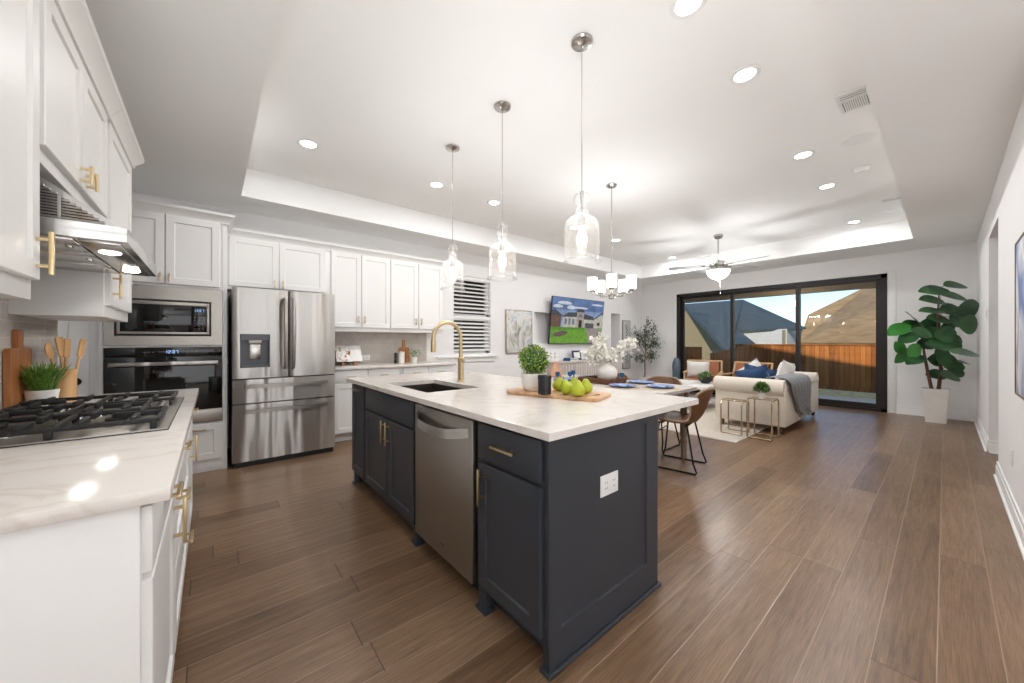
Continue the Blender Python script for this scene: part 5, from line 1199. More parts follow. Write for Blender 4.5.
def pillow(name, label, c, w, h, th, rz, lean, m, roll_=0.0, grp='throw pillows on the sofa'):
    mb = MB(); N = 10; rows = []
    Mx = Matrix.Translation(c) @ Matrix.Rotation(R(rz), 4, 'Z') @ Matrix.Rotation(R(lean), 4, 'X') @ Matrix.Rotation(R(roll_), 4, 'Y')
    for side in (1, -1):
        rows = []
        for i in range(N + 1):
            row = []
            for j in range(N + 1):
                u, v = -1 + 2 * i / N, -1 + 2 * j / N
                e = max(0, (1 - u ** 4) * (1 - v ** 4)) ** 0.5
                pin = 1 - 0.10 * (1 - abs(u * v))
                row.append(Mx @ Vector((u * w / 2 * (1 - 0.07 * (1 - v * v)), side * th / 2 * e, v * h / 2 * (1 - 0.07 * (1 - u * u)))))
            rows.append(row)
        mb.grid(rows)
    bmesh.ops.remove_doubles(mb.bm, verts=mb.bm.verts[:], dist=1e-5)
    t = thing(name, label, 'pillow', (c[0], c[1], c[2] - h / 2), grp)
    put('cover', mb, m, t, 70)
    rim = []
    for u, v in [(-1 + 0.2 * k, -1) for k in range(10)] + [(1, -1 + 0.2 * k) for k in range(10)] + [(1 - 0.2 * k, 1) for k in range(10)] + [(-1, 1 - 0.2 * k) for k in range(10)]:
        rim.append(Mx @ Vector((u * w / 2 * (1 - 0.07 * (1 - v * v)), 0, v * h / 2 * (1 - 0.07 * (1 - u * u)))))
    put('piping', MB().tube(rim, 0.005, 6, closed=True), m, t)
    return t
pillow('throw_pillow', 'royal blue throw pillow leaning in front of the other blue pillow', (6.13, 1.79, 0.675), 0.42, 0.38, 0.15, 105, -22, m_bluefab, 18)
pillow('throw_pillow', 'royal blue throw pillow behind the front blue pillow on the sofa', (6.31, 1.79, 0.675), 0.42, 0.38, 0.14, 88, -16, m_bluefab, -12)
pillow('throw_pillow', 'white throw pillow standing on the sofa right beside the grey throw', (7.12, 1.66, 0.70), 0.46, 0.42, 0.15, -8, 14, m_whitefab, 10)
pillow('throw_pillow', 'white throw pillow peeking out behind the blue pillows', (6.50, 1.90, 0.685), 0.42, 0.42, 0.14, 76, -10, m_whitefab, 34)
# grey throw over the sofa back, near the arm
tw = thing('throw_blanket', 'grey knitted throw draped over the sofa back', 'blanket', (6.3, 1.3, 0.3))
prof = [(1.57, 0.728), (1.52, 0.735), (1.46, 0.738), (1.40, 0.734), (1.35, 0.715), (1.318, 0.67), (1.308, 0.61), (1.312, 0.55), (1.314, 0.48), (1.316, 0.41), (1.316, 0.34), (1.314, 0.27), (1.31, 0.215)]
random.seed(2); mb = MB(); rows = []
for i in range(33):
    s = i / 32; row = []
    for k, (y, z) in enumerate(prof):
        down = max(0, (k - 6) / 6); xl = 5.80 + 0.52 * down ** 1.3; w = 6.85 - xl
        x = xl + s * w + 0.02 * math.sin(k * 0.9 + s * 5)
        bump = 0.5 + 0.5 * math.sin(s * 40 + 1.6 * math.sin(k * 0.6) + 0.25 * k)
        row.append((x, y - (0.006 + 0.042 * bump * min(1, k / 5 + 0.1)), z + 0.006 + 0.008 * bump - (0.03 * math.sin(s * 9) * down)))
    rows.append(row)
mb.grid(rows); mb.solid(0.006); put('cloth', mb, m_throw, tw, 80)
mb = MB()
for i in range(0, 33, 1):
    p = rows[i][-1]; mb.tube([p, (p[0] + random.uniform(-0.01, 0.01), p[1], p[2] - 0.05)], [0.004, 0.002], 5)
put('fringe', mb, m_throw, tw)
# nesting tables in front of the sofa arm
def nest(label, x0, y0, x1, y1, h):
    t = thing('nesting_table', label, 'table', ((x0 + x1) / 2, (y0 + y1) / 2, 0), 'champagne metal nesting tables by the sofa arm')
    r_ = 0.009; z0 = 0.0222 if x1 > 4.87 and y1 > 1.63 else 0.0098
    for y in (y0, y1):
        pts = [(x0, y, z0), (x0, y, h - 0.05), (x0 + 0.03, y, h - 0.014), (x0 + 0.06, y, h - 0.011), (x1 - 0.06, y, h - 0.011), (x1 - 0.03, y, h - 0.014), (x1, y, h - 0.05), (x1, y, z0)]
        put('leg_frame', MB().tube(pts + [], r_, 10), m_gold, t)
    for x in (x0, x1): put('stretcher', MB().tube([(x, y0, z0), (x, y1, z0)], r_, 10), m_gold, t)
    put('top', MB().box(x0 + 0.03, y0 - 0.008, h - 0.0105, x1 - 0.03, y1 + 0.008, h, 0.003), m_gold, t)
    return t
nest('lower champagne metal nesting table on the left, reaching onto the rug', 5.24, 1.675, 5.50, 1.92, 0.455)
nest('taller champagne metal nesting table on the right with the potted plant', 5.28, 1.36, 5.56, 1.625, 0.505)
np_ = thing('potted_plant', 'small bushy green plant in a white pot on the taller nesting table', 'plant', (5.36, 1.49, 0.506))
nx, ny, nz = 5.36, 1.49, 0.506
put('pot', MB().lathe([(0, 0), (0.042, 0), (0.06, 0.10), (0.055, 0.10), (0.052, 0.085), (0, 0.085)], (nx, ny, nz), 22), m_white, np_)
random.seed(6); mb = MB()
for k in range(520):
    v = Vector((random.gauss(0, 1), random.gauss(0, 1), abs(random.gauss(0, 1)) * 0.9)).normalized(); q = random.uniform(0.6, 1)
    mb.leaf(Vector((nx, ny, nz + 0.10)) + Vector((v.x * 0.085, v.y * 0.085, v.z * 0.095)) * q, v + Vector((random.gauss(0, .4), random.gauss(0, .4), random.gauss(0, .4))), (0, 0, 1), 0.036, 0.02, 0.2, 2)
put('foliage', mb, m_herb, np_, recalc=False)
# coffee table
ct = thing('coffee_table', 'white coffee table on the rug between sofa and wooden chairs', 'table', (6.95, 3.0, 0.012))
put('top', MB().box(6.45, 2.62, 0.40, 7.45, 3.38, 0.45, 0.006), m_white, ct)
put('shelf', MB().box(6.50, 2.67, 0.14, 7.40, 3.33, 0.165, 0.003), m_white, ct)
for x in (6.49, 7.41):
    for y in (2.66, 3.34): put('leg', MB().box(x - 0.03, y - 0.03, 0.0125, x + 0.03, y + 0.03, 0.3995, 0.003), m_white, ct)
ty = thing('tray', 'white handled tray on the coffee table', 'tray', (6.75, 3.12, 0.45))
put('tray', MB().box(6.52, 2.95, 0.4505, 6.98, 3.30, 0.458).box(6.52, 2.95, 0.458, 6.535, 3.30, 0.50).box(6.965, 2.95, 0.458, 6.98, 3.30, 0.50).box(6.535, 2.95, 0.458, 6.965, 2.965, 0.50).box(6.535, 3.285, 0.458, 6.965, 3.30, 0.50), m_whitefab, ty)
put('handle', MB().tube([(6.515, 3.06, 0.49), (6.50, 3.06, 0.52), (6.50, 3.19, 0.52), (6.515, 3.19, 0.49)], 0.006, 8).tube([(6.985, 3.06, 0.49), (7.0, 3.06, 0.52), (7.0, 3.19, 0.52), (6.985, 3.19, 0.49)], 0.006, 8), m_gold, ty)
bp_ = thing('bowl_plant', 'dark bowl of green foliage on the coffee table', 'plant', (7.05, 3.05, 0.45))
bx, by = 7.08, 2.86
bp_.location = (bx, by, 0.4505)
put('bowl', MB().lathe([(0, 0), (0.06, 0), (0.11, 0.05), (0.12, 0.11), (0.112, 0.11), (0.10, 0.06), (0, 0.04)], (bx, by, 0.4508), 24), m_dark, bp_)
random.seed(9); mb = MB()
for k in range(240):
    v = Vector((random.gauss(0, 1), random.gauss(0, 1), abs(random.gauss(0, 1)) * 0.9)).normalized()
    mb.leaf(Vector((bx, by, 0.55)) + Vector((v.x * 0.13, v.y * 0.13, v.z * 0.12)) * random.uniform(0.5, 1), v + Vector((random.gauss(0, .5), random.gauss(0, .5), random.gauss(0, .5))), (0, 0, 1), 0.05, 0.024, 0.2, 2)
put('foliage', mb, m_herb, bp_, recalc=False)
# two wooden armchairs by the glass door (they face -X)
def make_arm(label):
    t = thing('wooden_armchair', label, 'armchair', (0, 0, 0), 'wooden armchairs by the sliding door'); w = 0.34
    for s in (-1, 1):
        mb = MB(); y = s * w
        mb.tube([(-0.30, y, 0.0135), (-0.30, y, 0.55)], 0.02, 8).tube([(0.30, y, 0.0135), (0.22, y, 0.40), (0.36, y, 0.80)], 0.02, 8)
        mb.box(-0.34, y - 0.03, 0.55, 0.30, y + 0.03, 0.575, 0.006); put('side_frame', mb, m_chairwood, t)
    a, b = Vector((0.23, 0, 0.40)), Vector((0.355, 0, 0.79))
    for q0, q1, rr in ((b + Vector((0, -w, 0)), b + Vector((0, w, 0)), 0.02), ((0.23, -w, 0.36), (0.23, w, 0.36), 0.018), ((-0.30, -w, 0.33), (-0.30, w, 0.33), 0.018)): put('rail', MB().tube([q0, q1], rr, 8), m_chairwood, t)
    mb = MB(); mb.grid([[(0.205 + 0.125 * k / 4, y, 0.38 + 0.39 * k / 4) for y in (-0.29, 0.29)] for k in range(5)]); mb.solid(0.03); put('backrest', mb, m_fabricpat, t)
    put('seat', MB().box(-0.30, -0.30, 0.34, 0.21, 0.30, 0.43, 0.03), m_fabricpat, t)
    return t
ac = make_arm('wooden armchair with a rust woven back and white pillow by the glass door'); ac.location = (8.30, 3.40, 0); ac.rotation_euler = (0, 0, R(18))
dup(ac, (8.16, 2.55, 0), R(-6), 'wooden armchair with a rust woven back half hidden behind the sofa')
pillow('throw_pillow', 'white pillow on the wooden armchair by the glass door', (8.21, 3.47, 0.62), 0.44, 0.36, 0.13, 108, -10, m_whitefab, 0, 'pillow on the armchair')
tb = thing('floor_vase', 'tall blue glass floor vase against the dark door frame', 'vase', (8.6, 4.14, 0.0))
put('body', MB().lathe([(0, 0.001), (0.07, 0.001), (0.08, 0.02), (0.085, 0.30), (0.095, 0.62), (0.085, 0.72), (0.06, 0.80), (0.045, 0.83), (0.035, 0.83), (0.05, 0.79), (0, 0.6)], (8.6, 4.14, 0), 28), mat('smoky_blue_glass', (92, 108, 122), 0.15, var=0.15, scale=6), tb)
put('lip', MB().tube([(8.6 + 0.04 * math.cos(2 * math.pi * k / 20), 4.14 + 0.04 * math.sin(2 * math.pi * k / 20), 0.83) for k in range(20)], 0.007, 6, closed=True), m_blueglass, tb)
# ------------------------------------------------------------------ back wall: television, painting, sideboard
tvw, tvh = 1.74, 0.985; tcx = 6.18
tv = thing('television', 'large wall-mounted television tilted forward, showing a house', 'television', (tcx, 5.15, 1.67))
tilt = math.atan2(0.11, 0.98)
Mt = Matrix.Translation((tcx, 5.145, 1.67)) @ Matrix.Rotation(tilt, 4, 'X') @ frame((0, 0, 0), (0, -1, 0))
put('housing', MB().box(-tvw / 2, -tvh / 2, -0.035, tvw / 2, tvh / 2, 0.0, 0.004, Mt), m_dark, tv)
put('mount', MB().box(tcx - 0.20, 5.20, 1.50, tcx + 0.20, 5.345, 1.60).box(tcx - 0.04, 5.17, 1.48, tcx + 0.04, 5.30, 1.64), m_blackmetal, tv)
SC = []
def scr(rgb, s=0.64, scale=14, var=0.28):
    SC.append(emit_var('screen_%d' % len(SC), rgb, s, scale, var)); return len(SC) - 1
mb = MB(); Z = [0.0008]
def sp(mi, poly):
    Z[0] += 0.00012; mb.mi = mi
    mb.face([Mt @ Vector((-tvw / 2 + 0.012 + u * (tvw - 0.024), -tvh / 2 + 0.014 + v * (tvh - 0.026), Z[0])) for u, v in poly])
c_sky, c_sky2, c_cloud = scr((92, 120, 170), .66, 5, .35), scr((136, 158, 196), .66, 5, .3), scr((206, 212, 224), .7, 5, .12)
c_lawn, c_lawn2, c_drive = scr((112, 164, 52)), scr((92, 142, 46)), scr((158, 148, 140))
c_wall, c_brick, c_roof, c_dark, c_win, c_stone, c_tree, c_gar = scr((198, 192, 182)), scr((112, 82, 74)), scr((70, 72, 82)), scr((44, 42, 46)), scr((108, 122, 138)), scr((168, 158, 146)), scr((96, 92, 92)), scr((86, 88, 94))
sp(c_sky2, [(0, 0), (1, 0), (1, 1), (0, 1)]); sp(c_sky, [(0, 0.74), (1, 0.74), (1, 1), (0, 1)])
def cloud(u, v, a, b): sp(c_cloud, [(u + a * math.cos(2 * math.pi * k / 14), v + b * math.sin(2 * math.pi * k / 14) * (1 if k < 7 else 0.5)) for k in range(14)])
cloud(0.22, 0.88, 0.13, 0.05); cloud(0.10, 0.80, 0.09, 0.05); cloud(0.52, 0.80, 0.16, 0.03); cloud(0.86, 0.90, 0.12, 0.03); cloud(0.34, 0.79, 0.08, 0.06)
for k in range(9): sp(c_tree, [(0.19 + 0.006 * k, 0.5), (0.195 + 0.006 * k, 0.5), (0.13 + 0.025 * k + 0.003, 0.9 - 0.004 * (k - 4) ** 2), (0.13 + 0.025 * k, 0.9 - 0.004 * (k - 4) ** 2)])
sp(c_brick, [(0, 0.36), (0.17, 0.36), (0.17, 0.62), (0.0, 0.66)]); sp(c_roof, [(0, 0.62), (0.0, 0.73), (0.06, 0.74), (0.21, 0.60)])
sp(c_wall, [(0.20, 0.36), (0.93, 0.36), (0.93, 0.56), (0.20, 0.60)]); sp(c_roof, [(0.17, 0.58), (0.30, 0.69), (0.46, 0.70), (0.60, 0.68), (0.78, 0.63), (0.82, 0.55), (0.50, 0.55), (0.45, 0.6)])
sp(c_stone, [(0.46, 0.36), (0.60, 0.36), (0.60, 0.72), (0.46, 0.72)]); sp(c_roof, [(0.44, 0.71), (0.62, 0.71), (0.58, 0.78), (0.53, 0.79), (0.47, 0.77)])
sp(c_win, [(0.50, 0.60), (0.56, 0.60), (0.56, 0.67), (0.50, 0.67)]); sp(c_dark, [(0.50, 0.34), (0.565, 0.34), (0.565, 0.53), (0.50, 0.53)])
for k in range(3): sp(c_win, [(0.235 + 0.07 * k, 0.42), (0.275 + 0.07 * k, 0.42), (0.275 + 0.07 * k, 0.55), (0.235 + 0.07 * k, 0.555)])
sp(c_gar, [(0.63, 0.34), (0.81, 0.34), (0.81, 0.47), (0.63, 0.47)])
for k in range(3): sp(c_dark, [(0.63, 0.37 + 0.03 * k), (0.81, 0.37 + 0.03 * k), (0.81, 0.373 + 0.03 * k), (0.63, 0.373 + 0.03 * k)])
sp(c_wall, [(0.84, 0.36), (1, 0.36), (1, 0.70), (0.95, 0.66), (0.84, 0.58)]); sp(c_roof, [(0.80, 0.58), (0.97, 0.74), (1.0, 0.735), (1, 0.68), (0.95, 0.69), (0.84, 0.57)]); sp(c_dark, [(0.88, 0.42), (0.94, 0.42), (0.94, 0.49), (0.88, 0.49)])
sp(c_lawn, [(0, 0), (0.72, 0), (0.66, 0.35), (0, 0.34)]); sp(c_lawn2, [(0, 0.28), (0.66, 0.32), (0.66, 0.36), (0, 0.36)])
sp(c_drive, [(0.72, 0), (1, 0), (1, 0.30), (0.86, 0.35), (0.655, 0.35)]); sp(c_lawn, [(0.90, 0.345), (1, 0.30), (1, 0.36), (0.9, 0.36)])
cen = (0.17, 0.21); sp(c_brick, [(cen[0] + 0.13 * math.cos(2 * math.pi * k / 16) , cen[1] + 0.06 * math.sin(2 * math.pi * k / 16) + 0.03 * math.cos(2 * math.pi * k / 16)) for k in range(16)])
for k in range(5): cloudc = (0.09 + 0.035 * k, 0.19 + 0.012 * k); sp(c_gar if k % 2 else c_tree, [(cloudc[0] + 0.02 * math.cos(2 * math.pi * q / 8), cloudc[1] + 0.03 * math.sin(2 * math.pi * q / 8)) for q in range(8)])
put('screen', mb, SC, tv, smooth=False, recalc=False)
def canvas(name, label, M, w, h, m_front, m_edge, d=0.035, fr=False):
    t = thing(name, label, 'painting', tuple(M @ Vector((0, -h / 2, 0))))
    put('canvas', MB().box(-w / 2, -h / 2, 0.001, w / 2, h / 2, d - 0.004, 0.001, M), m_front, t)
    q = MB(); e = 0.012
    for a_ in ((-w / 2 - e, -h / 2 - e, -w / 2, h / 2 + e), (w / 2, -h / 2 - e, w / 2 + e, h / 2 + e), (-w / 2, -h / 2 - e, w / 2, -h / 2), (-w / 2, h / 2, w / 2, h / 2 + e)): q.box(a_[0], a_[1], 0.001, a_[2], a_[3], d, 0.001, M)
    put('frame', q, m_edge, t)
    return t
canvas('wall_painting', 'soft grey and cream abstract painting between window and television', frame((4.56, YB, 1.42), (0, -1, 0)), 0.64, 0.80, m_artsoft, m_gold)
canvas('wall_painting', 'blue and white abstract painting on the right wall in a dark frame', frame((3.20, YR, 1.37), (0, 1, 0)), 1.20, 0.90, m_artblue, m_tleg)
sb = thing('sideboard', 'whitewashed fluted sideboard below the television', 'sideboard', (6.25, 5.05, 0))
put('body', MB().box(5.17, 4.85, 0.08, 7.34, 5.252, 0.79, 0.004), m_table, sb); put('top', MB().box(5.14, 4.82, 0.7905, 7.37, 5.258, 0.825, 0.004), m_table, sb)
for k in range(4):
    x0 = 5.19 + 0.536 * k; mb = MB().box(x0, 4.832, 0.10, x0 + 0.525, 4.849, 0.78)
    for j in range(12): mb.tube([(x0 + 0.025 + 0.0432 * j, 4.831, 0.105), (x0 + 0.025 + 0.0432 * j, 4.831, 0.775)], 0.016, 8)
    put('door', mb, m_basket, sb)
for x in (5.26, 7.25):
    for y in (4.90, 5.20): put('leg', MB().box(x - 0.03, y - 0.03, 0.0008, x + 0.03, y + 0.03, 0.08), m_tleg, sb)
for x, y, h_, lab in ((5.14 + 0.10, 5.06, 0.20, 'white stacked-bead ornament on the left end of the sideboard'), (5.38, 5.08, 0.17, 'shorter white stacked-bead ornament on the sideboard')):
    t = thing('ornament', lab, 'ornament', (x, y, 0.825), 'white ornaments on the sideboard')
    put('bead', MB().lathe([(0, 0.0008), (0.055, 0.0008), (0.062, 0.03), (0.05, 0.06), (0.03, 0.068), (0, 0.068)], (x, y, 0.825), 20), m_white, t)
    put('bead', MB().ball((x, y, 0.825 + 0.105), 0.042, 2), m_white, t); put('bead', MB().ball((x, y, 0.825 + 0.105 + 0.065), 0.028, 2), m_white, t)
for k, lab in enumerate(('lower blue book lying flat on the sideboard', 'upper blue book lying flat on the sideboard')):
    t = thing('book', lab, 'book', (5.80, 5.03, 0.8255 + 0.032 * k), 'blue books on the sideboard'); z = 0.8258 + 0.032 * k; e = 0.012 * k
    put('pages', MB().box(5.66 + e, 4.93 + e, z + 0.004, 5.935 - e, 5.125 - e, z + 0.027), m_paper, t); put('cover', MB().box(5.655 + e, 4.925 + e, z, 5.945 - e, 5.13 - e, z + 0.004).box(5.655 + e, 4.925 + e, z + 0.027, 5.945 - e, 5.13 - e, z + 0.031).box(5.655 + e, 4.925 + e, z, 5.66 + e, 5.13 - e, z + 0.031), m_blueglass, t)
t = thing('photo_frame', 'dark blue photo frame standing on the sideboard behind the blossoms', 'picture frame', (6.12, 5.12, 0.825)); Mx = Matrix.Translation((6.12, 5.12, 0.8262)) @ Matrix.Rotation(R(-10), 4, 'X')
put('frame', MB().box(-0.14, 0, 0, 0.14, 0.018, 0.21, 0.002, Mx), mat('navy_lacquer', (24, 44, 84), 0.3), t); put('print', MB().box(-0.10, -0.001, 0.04, 0.10, 0.0, 0.17, 0, Mx), m_paper, t)
put('easel_back', MB().box(-0.03, 0.0, 0.0, 0.03, 0.006, 0.15, 0, Matrix.Translation((6.12, 5.205, 0.8262)) @ Matrix.Rotation(R(24), 4, 'X')), m_dark, t)
# narrow botanical picture next to the recess
t = canvas('botanical_picture', 'narrow framed botanical picture beside the recess at the room corner', frame((8.22, YB, 1.15), (0, -1, 0)), 0.31, 1.22, mat('grey_paper', (196, 198, 200), 0.8, var=0.04, scale=4), m_tleg, 0.028)
Mb = frame((8.22, YB - 0.0245, 1.15), (0, -1, 0)); random.seed(21); mb = MB()
for k in range(26):
    v = -0.5 + 1.0 * k / 25; u = 0.02 * math.sin(v * 8); s = 1 if k % 2 else -1
    mb.leaf(Mb @ Vector((u, v, 0.0004 * 2)), Mb.to_3x3() @ Vector((s * 0.8, 0.7 + random.uniform(-.3, .3), 0.02)), Mb.to_3x3() @ Vector((0, 0, 1)), random.uniform(0.06, 0.11), 0.034, 0.0, 3, 0.0)
put('leaf_print', mb, m_olive, t, recalc=False)
# light switch, low outlet
sw = thing('light_switch', 'white double light switch on the wall by the fig plant', 'switch', (6.85, YR, 1.50)); Ms = frame((6.85, YR, 1.55), (0, 1, 0))
put('plate', MB().box(-0.058, -0.06, 0.0006, 0.058, 0.06, 0.006, 0.002, Ms), m_plastic, sw)
for u in (-0.023, 0.023): put('rocker', MB().box(u - 0.016, -0.033, 0.006, u + 0.016, 0.033, 0.0095, 0.001, Ms), m_white_matte, sw)
outlet('wall_outlet', 'white outlet low on the right wall under the blue painting', frame((4.40, YR, 0.40), (0, 1, 0)), 0.075, 0.115, False, ((0, -0.026), (0, 0.026)))
# ------------------------------------------------------------------ big plants
fg = thing('fiddle_leaf_fig', 'tall fiddle-leaf fig in a white tapered pot in the room corner', 'plant', (8.50, 0.09, 0))
px0, py0 = 8.50, 0.09
mb = MB(); rows = []
for w_, z in ((0.105, 0.0008), (0.138, 0.50), (0.142, 0.515), (0.128, 0.515), (0.122, 0.47)):
    rows.append([(px0 + u, py0 + v, z) for u, v in rnd_rect(-w_, -w_, w_, w_, 0.02, 3)])
V = mb.grid(rows, close_v=True); mb.bm.faces.new(V[0][::-1]); mb.bm.faces.new(V[-1])
pt_ = put('pot', mb, m_white_matte, fg)
put('soil', MB().box(px0 - 0.118, py0 - 0.118, 0.4705, px0 + 0.118, py0 + 0.118, 0.485, 0.004), m_soil, fg)
dF = Vector((px0, py0, 0)).dot(FW); sc = dF / FPX           # metres to a pixel at the plant
def fp(ux, uz, dd=0.0):                                      # offset from the pot centre across and above the floor
    return Vector((px0, py0, 0)) + RT * ux + FW * dd + Vector((0, 0, uz))
tA = [fp(-0.06, 0.48), fp(-0.12, 0.75), fp(-0.17, 1.0), fp(-0.20, 1.22), fp(-0.18, 1.40)]
tB = [fp(0.04, 0.48), fp(0.08, 0.80), fp(0.04, 1.15), fp(0.02, 1.55), fp(0.05, 1.95), fp(0.06, 2.02)]
put('trunk', MB().tube(tA, [0.022, 0.02, 0.017, 0.012, 0.007], 10), m_bark, fg); put('trunk', MB().tube(tB, [0.024, 0.022, 0.019, 0.014, 0.008, 0.005], 10), m_bark, fg)
#     across, height, length, screen angle (deg), tilt towards the viewer, width ratio, young?
LV = [(335, 47, 100, 5, .15, .30, 0), (240, 72, 112, 176, .2, .34, 0), (330, 98, 95, -8, .25, .36, 0), (230, 115, 105, 172, .2, .34, 0), (225, 163, 90, 175, .1, .28, 0), (135, 190, 75, 140, .1, .3, 0), (320, 160, 110, 4, .2, .45, 0), (392, 152, 95, 18, .5, .75, 0),
      (345, 200, 85, -15, .6, .75, 0), (258, 200, 95, 170, .35, .4, 0), (395, 225, 100, -5, .5, .75, 0), (75, 248, 95, 205, .2, .36, 1), (135, 228, 90, 185, .2, .4, 0), (210, 235, 100, 215, .4, .5, 0), (118, 285, 85, 205, .2, .4, 0), (218, 272, 95, 185, .6, .65, 0), (292, 270, 90, 5, .6, .7, 0),
      (76, 330, 55, 120, .6, .8, 1), (92, 368, 75, 230, .5, .6, 1), (145, 342, 65, 40, .6, .8, 1), (150, 385, 85, 200, .2, .32, 0), (198, 315, 85, 185, .4, .5, 0), (265, 316, 105, 175, .5, .5, 0), (330, 300, 80, -10, .5, .6, 0), (337, 325, 60, -70, .5, .6, 0),
      (380, 355, 100, -3, .3, .36, 0), (243, 385, 72, 175, .6, .7, 0), (300, 393, 85, -20, .6, .65, 0), (330, 415, 80, -10, .5, .6, 0), (340, 440, 80, -8, .5, .55, 0), (310, 460, 95, -6, .4, .45, 0), (248, 453, 80, 178, .5, .5, 0), (375, 400, 60, -8, .2, .3, 0), (268, 355, 65, 90, .6, .8, 0), (300, 235, 80, 30, .5, .6, 0), (180, 262, 80, 160, .5, .5, 0)]
m1, m2 = MB(), MB(); tw_ = MB(); random.seed(4)
for zx, zy, ln, an, tl, wr, yg in LV:
    sxp, syp = 885 + zx / 4.55, 275 + zy / 4.55
    ux = (sxp - 938.5) * sc; uz = 1.23 + (341.5 - syp) * sc; L = ln / 4.55 * sc * 1.12
    c0_ = fp(ux, uz); eye = Vector((0, 0, 1.23)); q_ = 1 + random.uniform(-0.05, 0.022)
    for _ in range(40):                                     # keep clear of the two walls
        c = eye + (c0_ - eye) * q_; rch = 0.5 * L * abs(math.cos(R(an)))
        if c.y - 0.66 * rch > YR + 0.03 and c.x + 0.6 * rch < XW - 0.05: break
        q_ -= 0.012
    L *= q_
    d = RT * math.cos(R(an)) + Vector((0, 0, 1)) * math.sin(R(an)) - FW * random.uniform(-0.1, 0.2)
    d.normalize(); wl_ = max(0.62, wr * 1.1); al = math.atan2(uz - 1.23, dF) + math.asin(min(1.0, wr * 1.1 / wl_)); up = Vector((0, 0, 1)) * math.cos(al) - FW * math.sin(al) + RT * random.uniform(-.15, .15)
    b = c - d * (L * 0.5); (m2 if yg else m1).leaf(b, d, up, L, L * wl_, 0.08, 6, 0.18)
    trunk = tA if ux < -0.12 else tB
    q = min((Vector(p) for i in range(len(trunk) - 1) for p in (trunk[i], trunk[i + 1], Vector(trunk[i]).lerp(Vector(trunk[i + 1]), 0.5))), key=lambda p: (p - b).length + (0.3 if p.z > b.z else 0))
    if (q - b).length < 0.6: tw_.tube([q, q.lerp(b, 0.5) + Vector((0, 0, 0.02)), b], [0.005, 0.004, 0.003], 5)
put('twigs', tw_, m_bark, fg); put('leaves', m1, m_fig, fg, recalc=False); put('young_leaves', m2, m_fig2, fg, recalc=False)
# olive tree in the far corner
ol = thing('olive_tree', 'slender olive tree in the far corner behind the dining chairs', 'plant', (8.45, 4.90, 0)); ox, oy = 8.45, 4.90
put('pot', MB().lathe([(0, 0.0008), (0.13, 0.0008), (0.15, 0.02), (0.18, 0.32), (0.185, 0.34), (0.168, 0.34), (0.16, 0.29), (0, 0.29)], (ox, oy, 0), 28), m_white_matte, ol)
put('soil', MB().lathe([(0, 0.2905), (0.159, 0.2905), (0.155, 0.303), (0, 0.31)], (ox, oy, 0), 24), m_soil, ol)
dO = Vector((ox, oy, 0)).dot(FW); so2 = dO / FPX; x_o = 512 + FPX * Vector((ox, oy, 0)).dot(RT) / dO
def op(zx, zy, dd=0.0): return Vector((ox, oy, 0)) + RT * ((600 + zx / 7.59 - x_o) * so2) + FW * dd + Vector((0, 0, 1.23 + (341.5 - 300 - zy / 7.59) * so2))
bs_ = Vector((ox, oy, 0.29))
tr = MB(); tr.tube([bs_, op(342, 560), op(340, 470), op(345, 390)], [0.024, 0.022, 0.018, 0.014], 8)
br = [[op(345, 390), op(335, 300), op(350, 220), op(368, 150)], [op(345, 390), op(385, 320, -.1), op(392, 270, -.1), op(400, 200, -.1)], [op(342, 420), op(310, 340, .1), op(300, 280, .1), op(285, 230, .1)], [op(340, 460), op(300, 450, -.1), op(265, 420, -.1)], [op(342, 440), op(380, 420, .05), op(415, 430, .05)], [op(345, 380), op(400, 340), op(440, 325)], [op(345, 400), op(330, 320, -.15), op(340, 240, -.15)]]
for b_ in br: tr.tube(b_, [0.010 - 0.006 * k / (len(b_) - 1) for k in range(len(b_))], 6)
put('trunk', tr, m_bark2, ol); random.seed(14); mb = MB()
for b_ in br:
    for k in range(150):
        s = random.uniform(0.25, 1.0) * (len(b_) - 1); i = min(int(s), len(b_) - 2); c = b_[i].lerp(b_[i + 1], s - i) + Vector((random.gauss(0, .055), random.gauss(0, .055), random.gauss(0, .05)))
        c.x = min(c.x, XW - 0.10); c.y = min(c.y, YB - 0.10)
        mb.leaf(c, (random.gauss(0, 1), random.gauss(0, 1), random.gauss(0.2, 1)), (0, 0, 1), random.uniform(0.06, 0.10), 0.028, 0.1, 2)
put('foliage', mb, m_olive, ol, recalc=False)
# ------------------------------------------------------------------ outside: patio, lawn, fence, neighbours
struct('patio_slab', MB().box(XW + 0.16, -6, -0.16, 11.2, 9.5, -0.05), m_conc)
mb = MB(); rows = []
for x, z in ((11.2, -0.06), (13, -0.14), (16, -0.40), (18.8, -0.66), (26, -1.2), (60, -2.0)): rows.append([(x, y, z + 0.05 * math.sin(x + y)) for y in range(-40, 61, 5)])
mb.grid(rows); struct('lawn_ground', mb, m_grass_out)
pc = thing('patio_cover', 'brown patio roof outside the sliding glass door', 'patio roof', (10.6, 2.5, 2.5))
put('ceiling_boards', MB().box(XW + 0.17, -6, 2.78, 12.2, 9.5, 2.86), m_soffit, pc)
put('beam', MB().box(11.85, -6, 2.49, 12.05, 9.5, 2.779), m_soffit, pc)
put('roof', MB().prism([(XW + 0.17, 2.861), (12.3, 2.861), (12.3, 2.90), (XW + 0.17, 3.9)], lambda x, z, k: Vector((x, -6 if k == 0 else 9.5, z))), m_roofblue, pc)
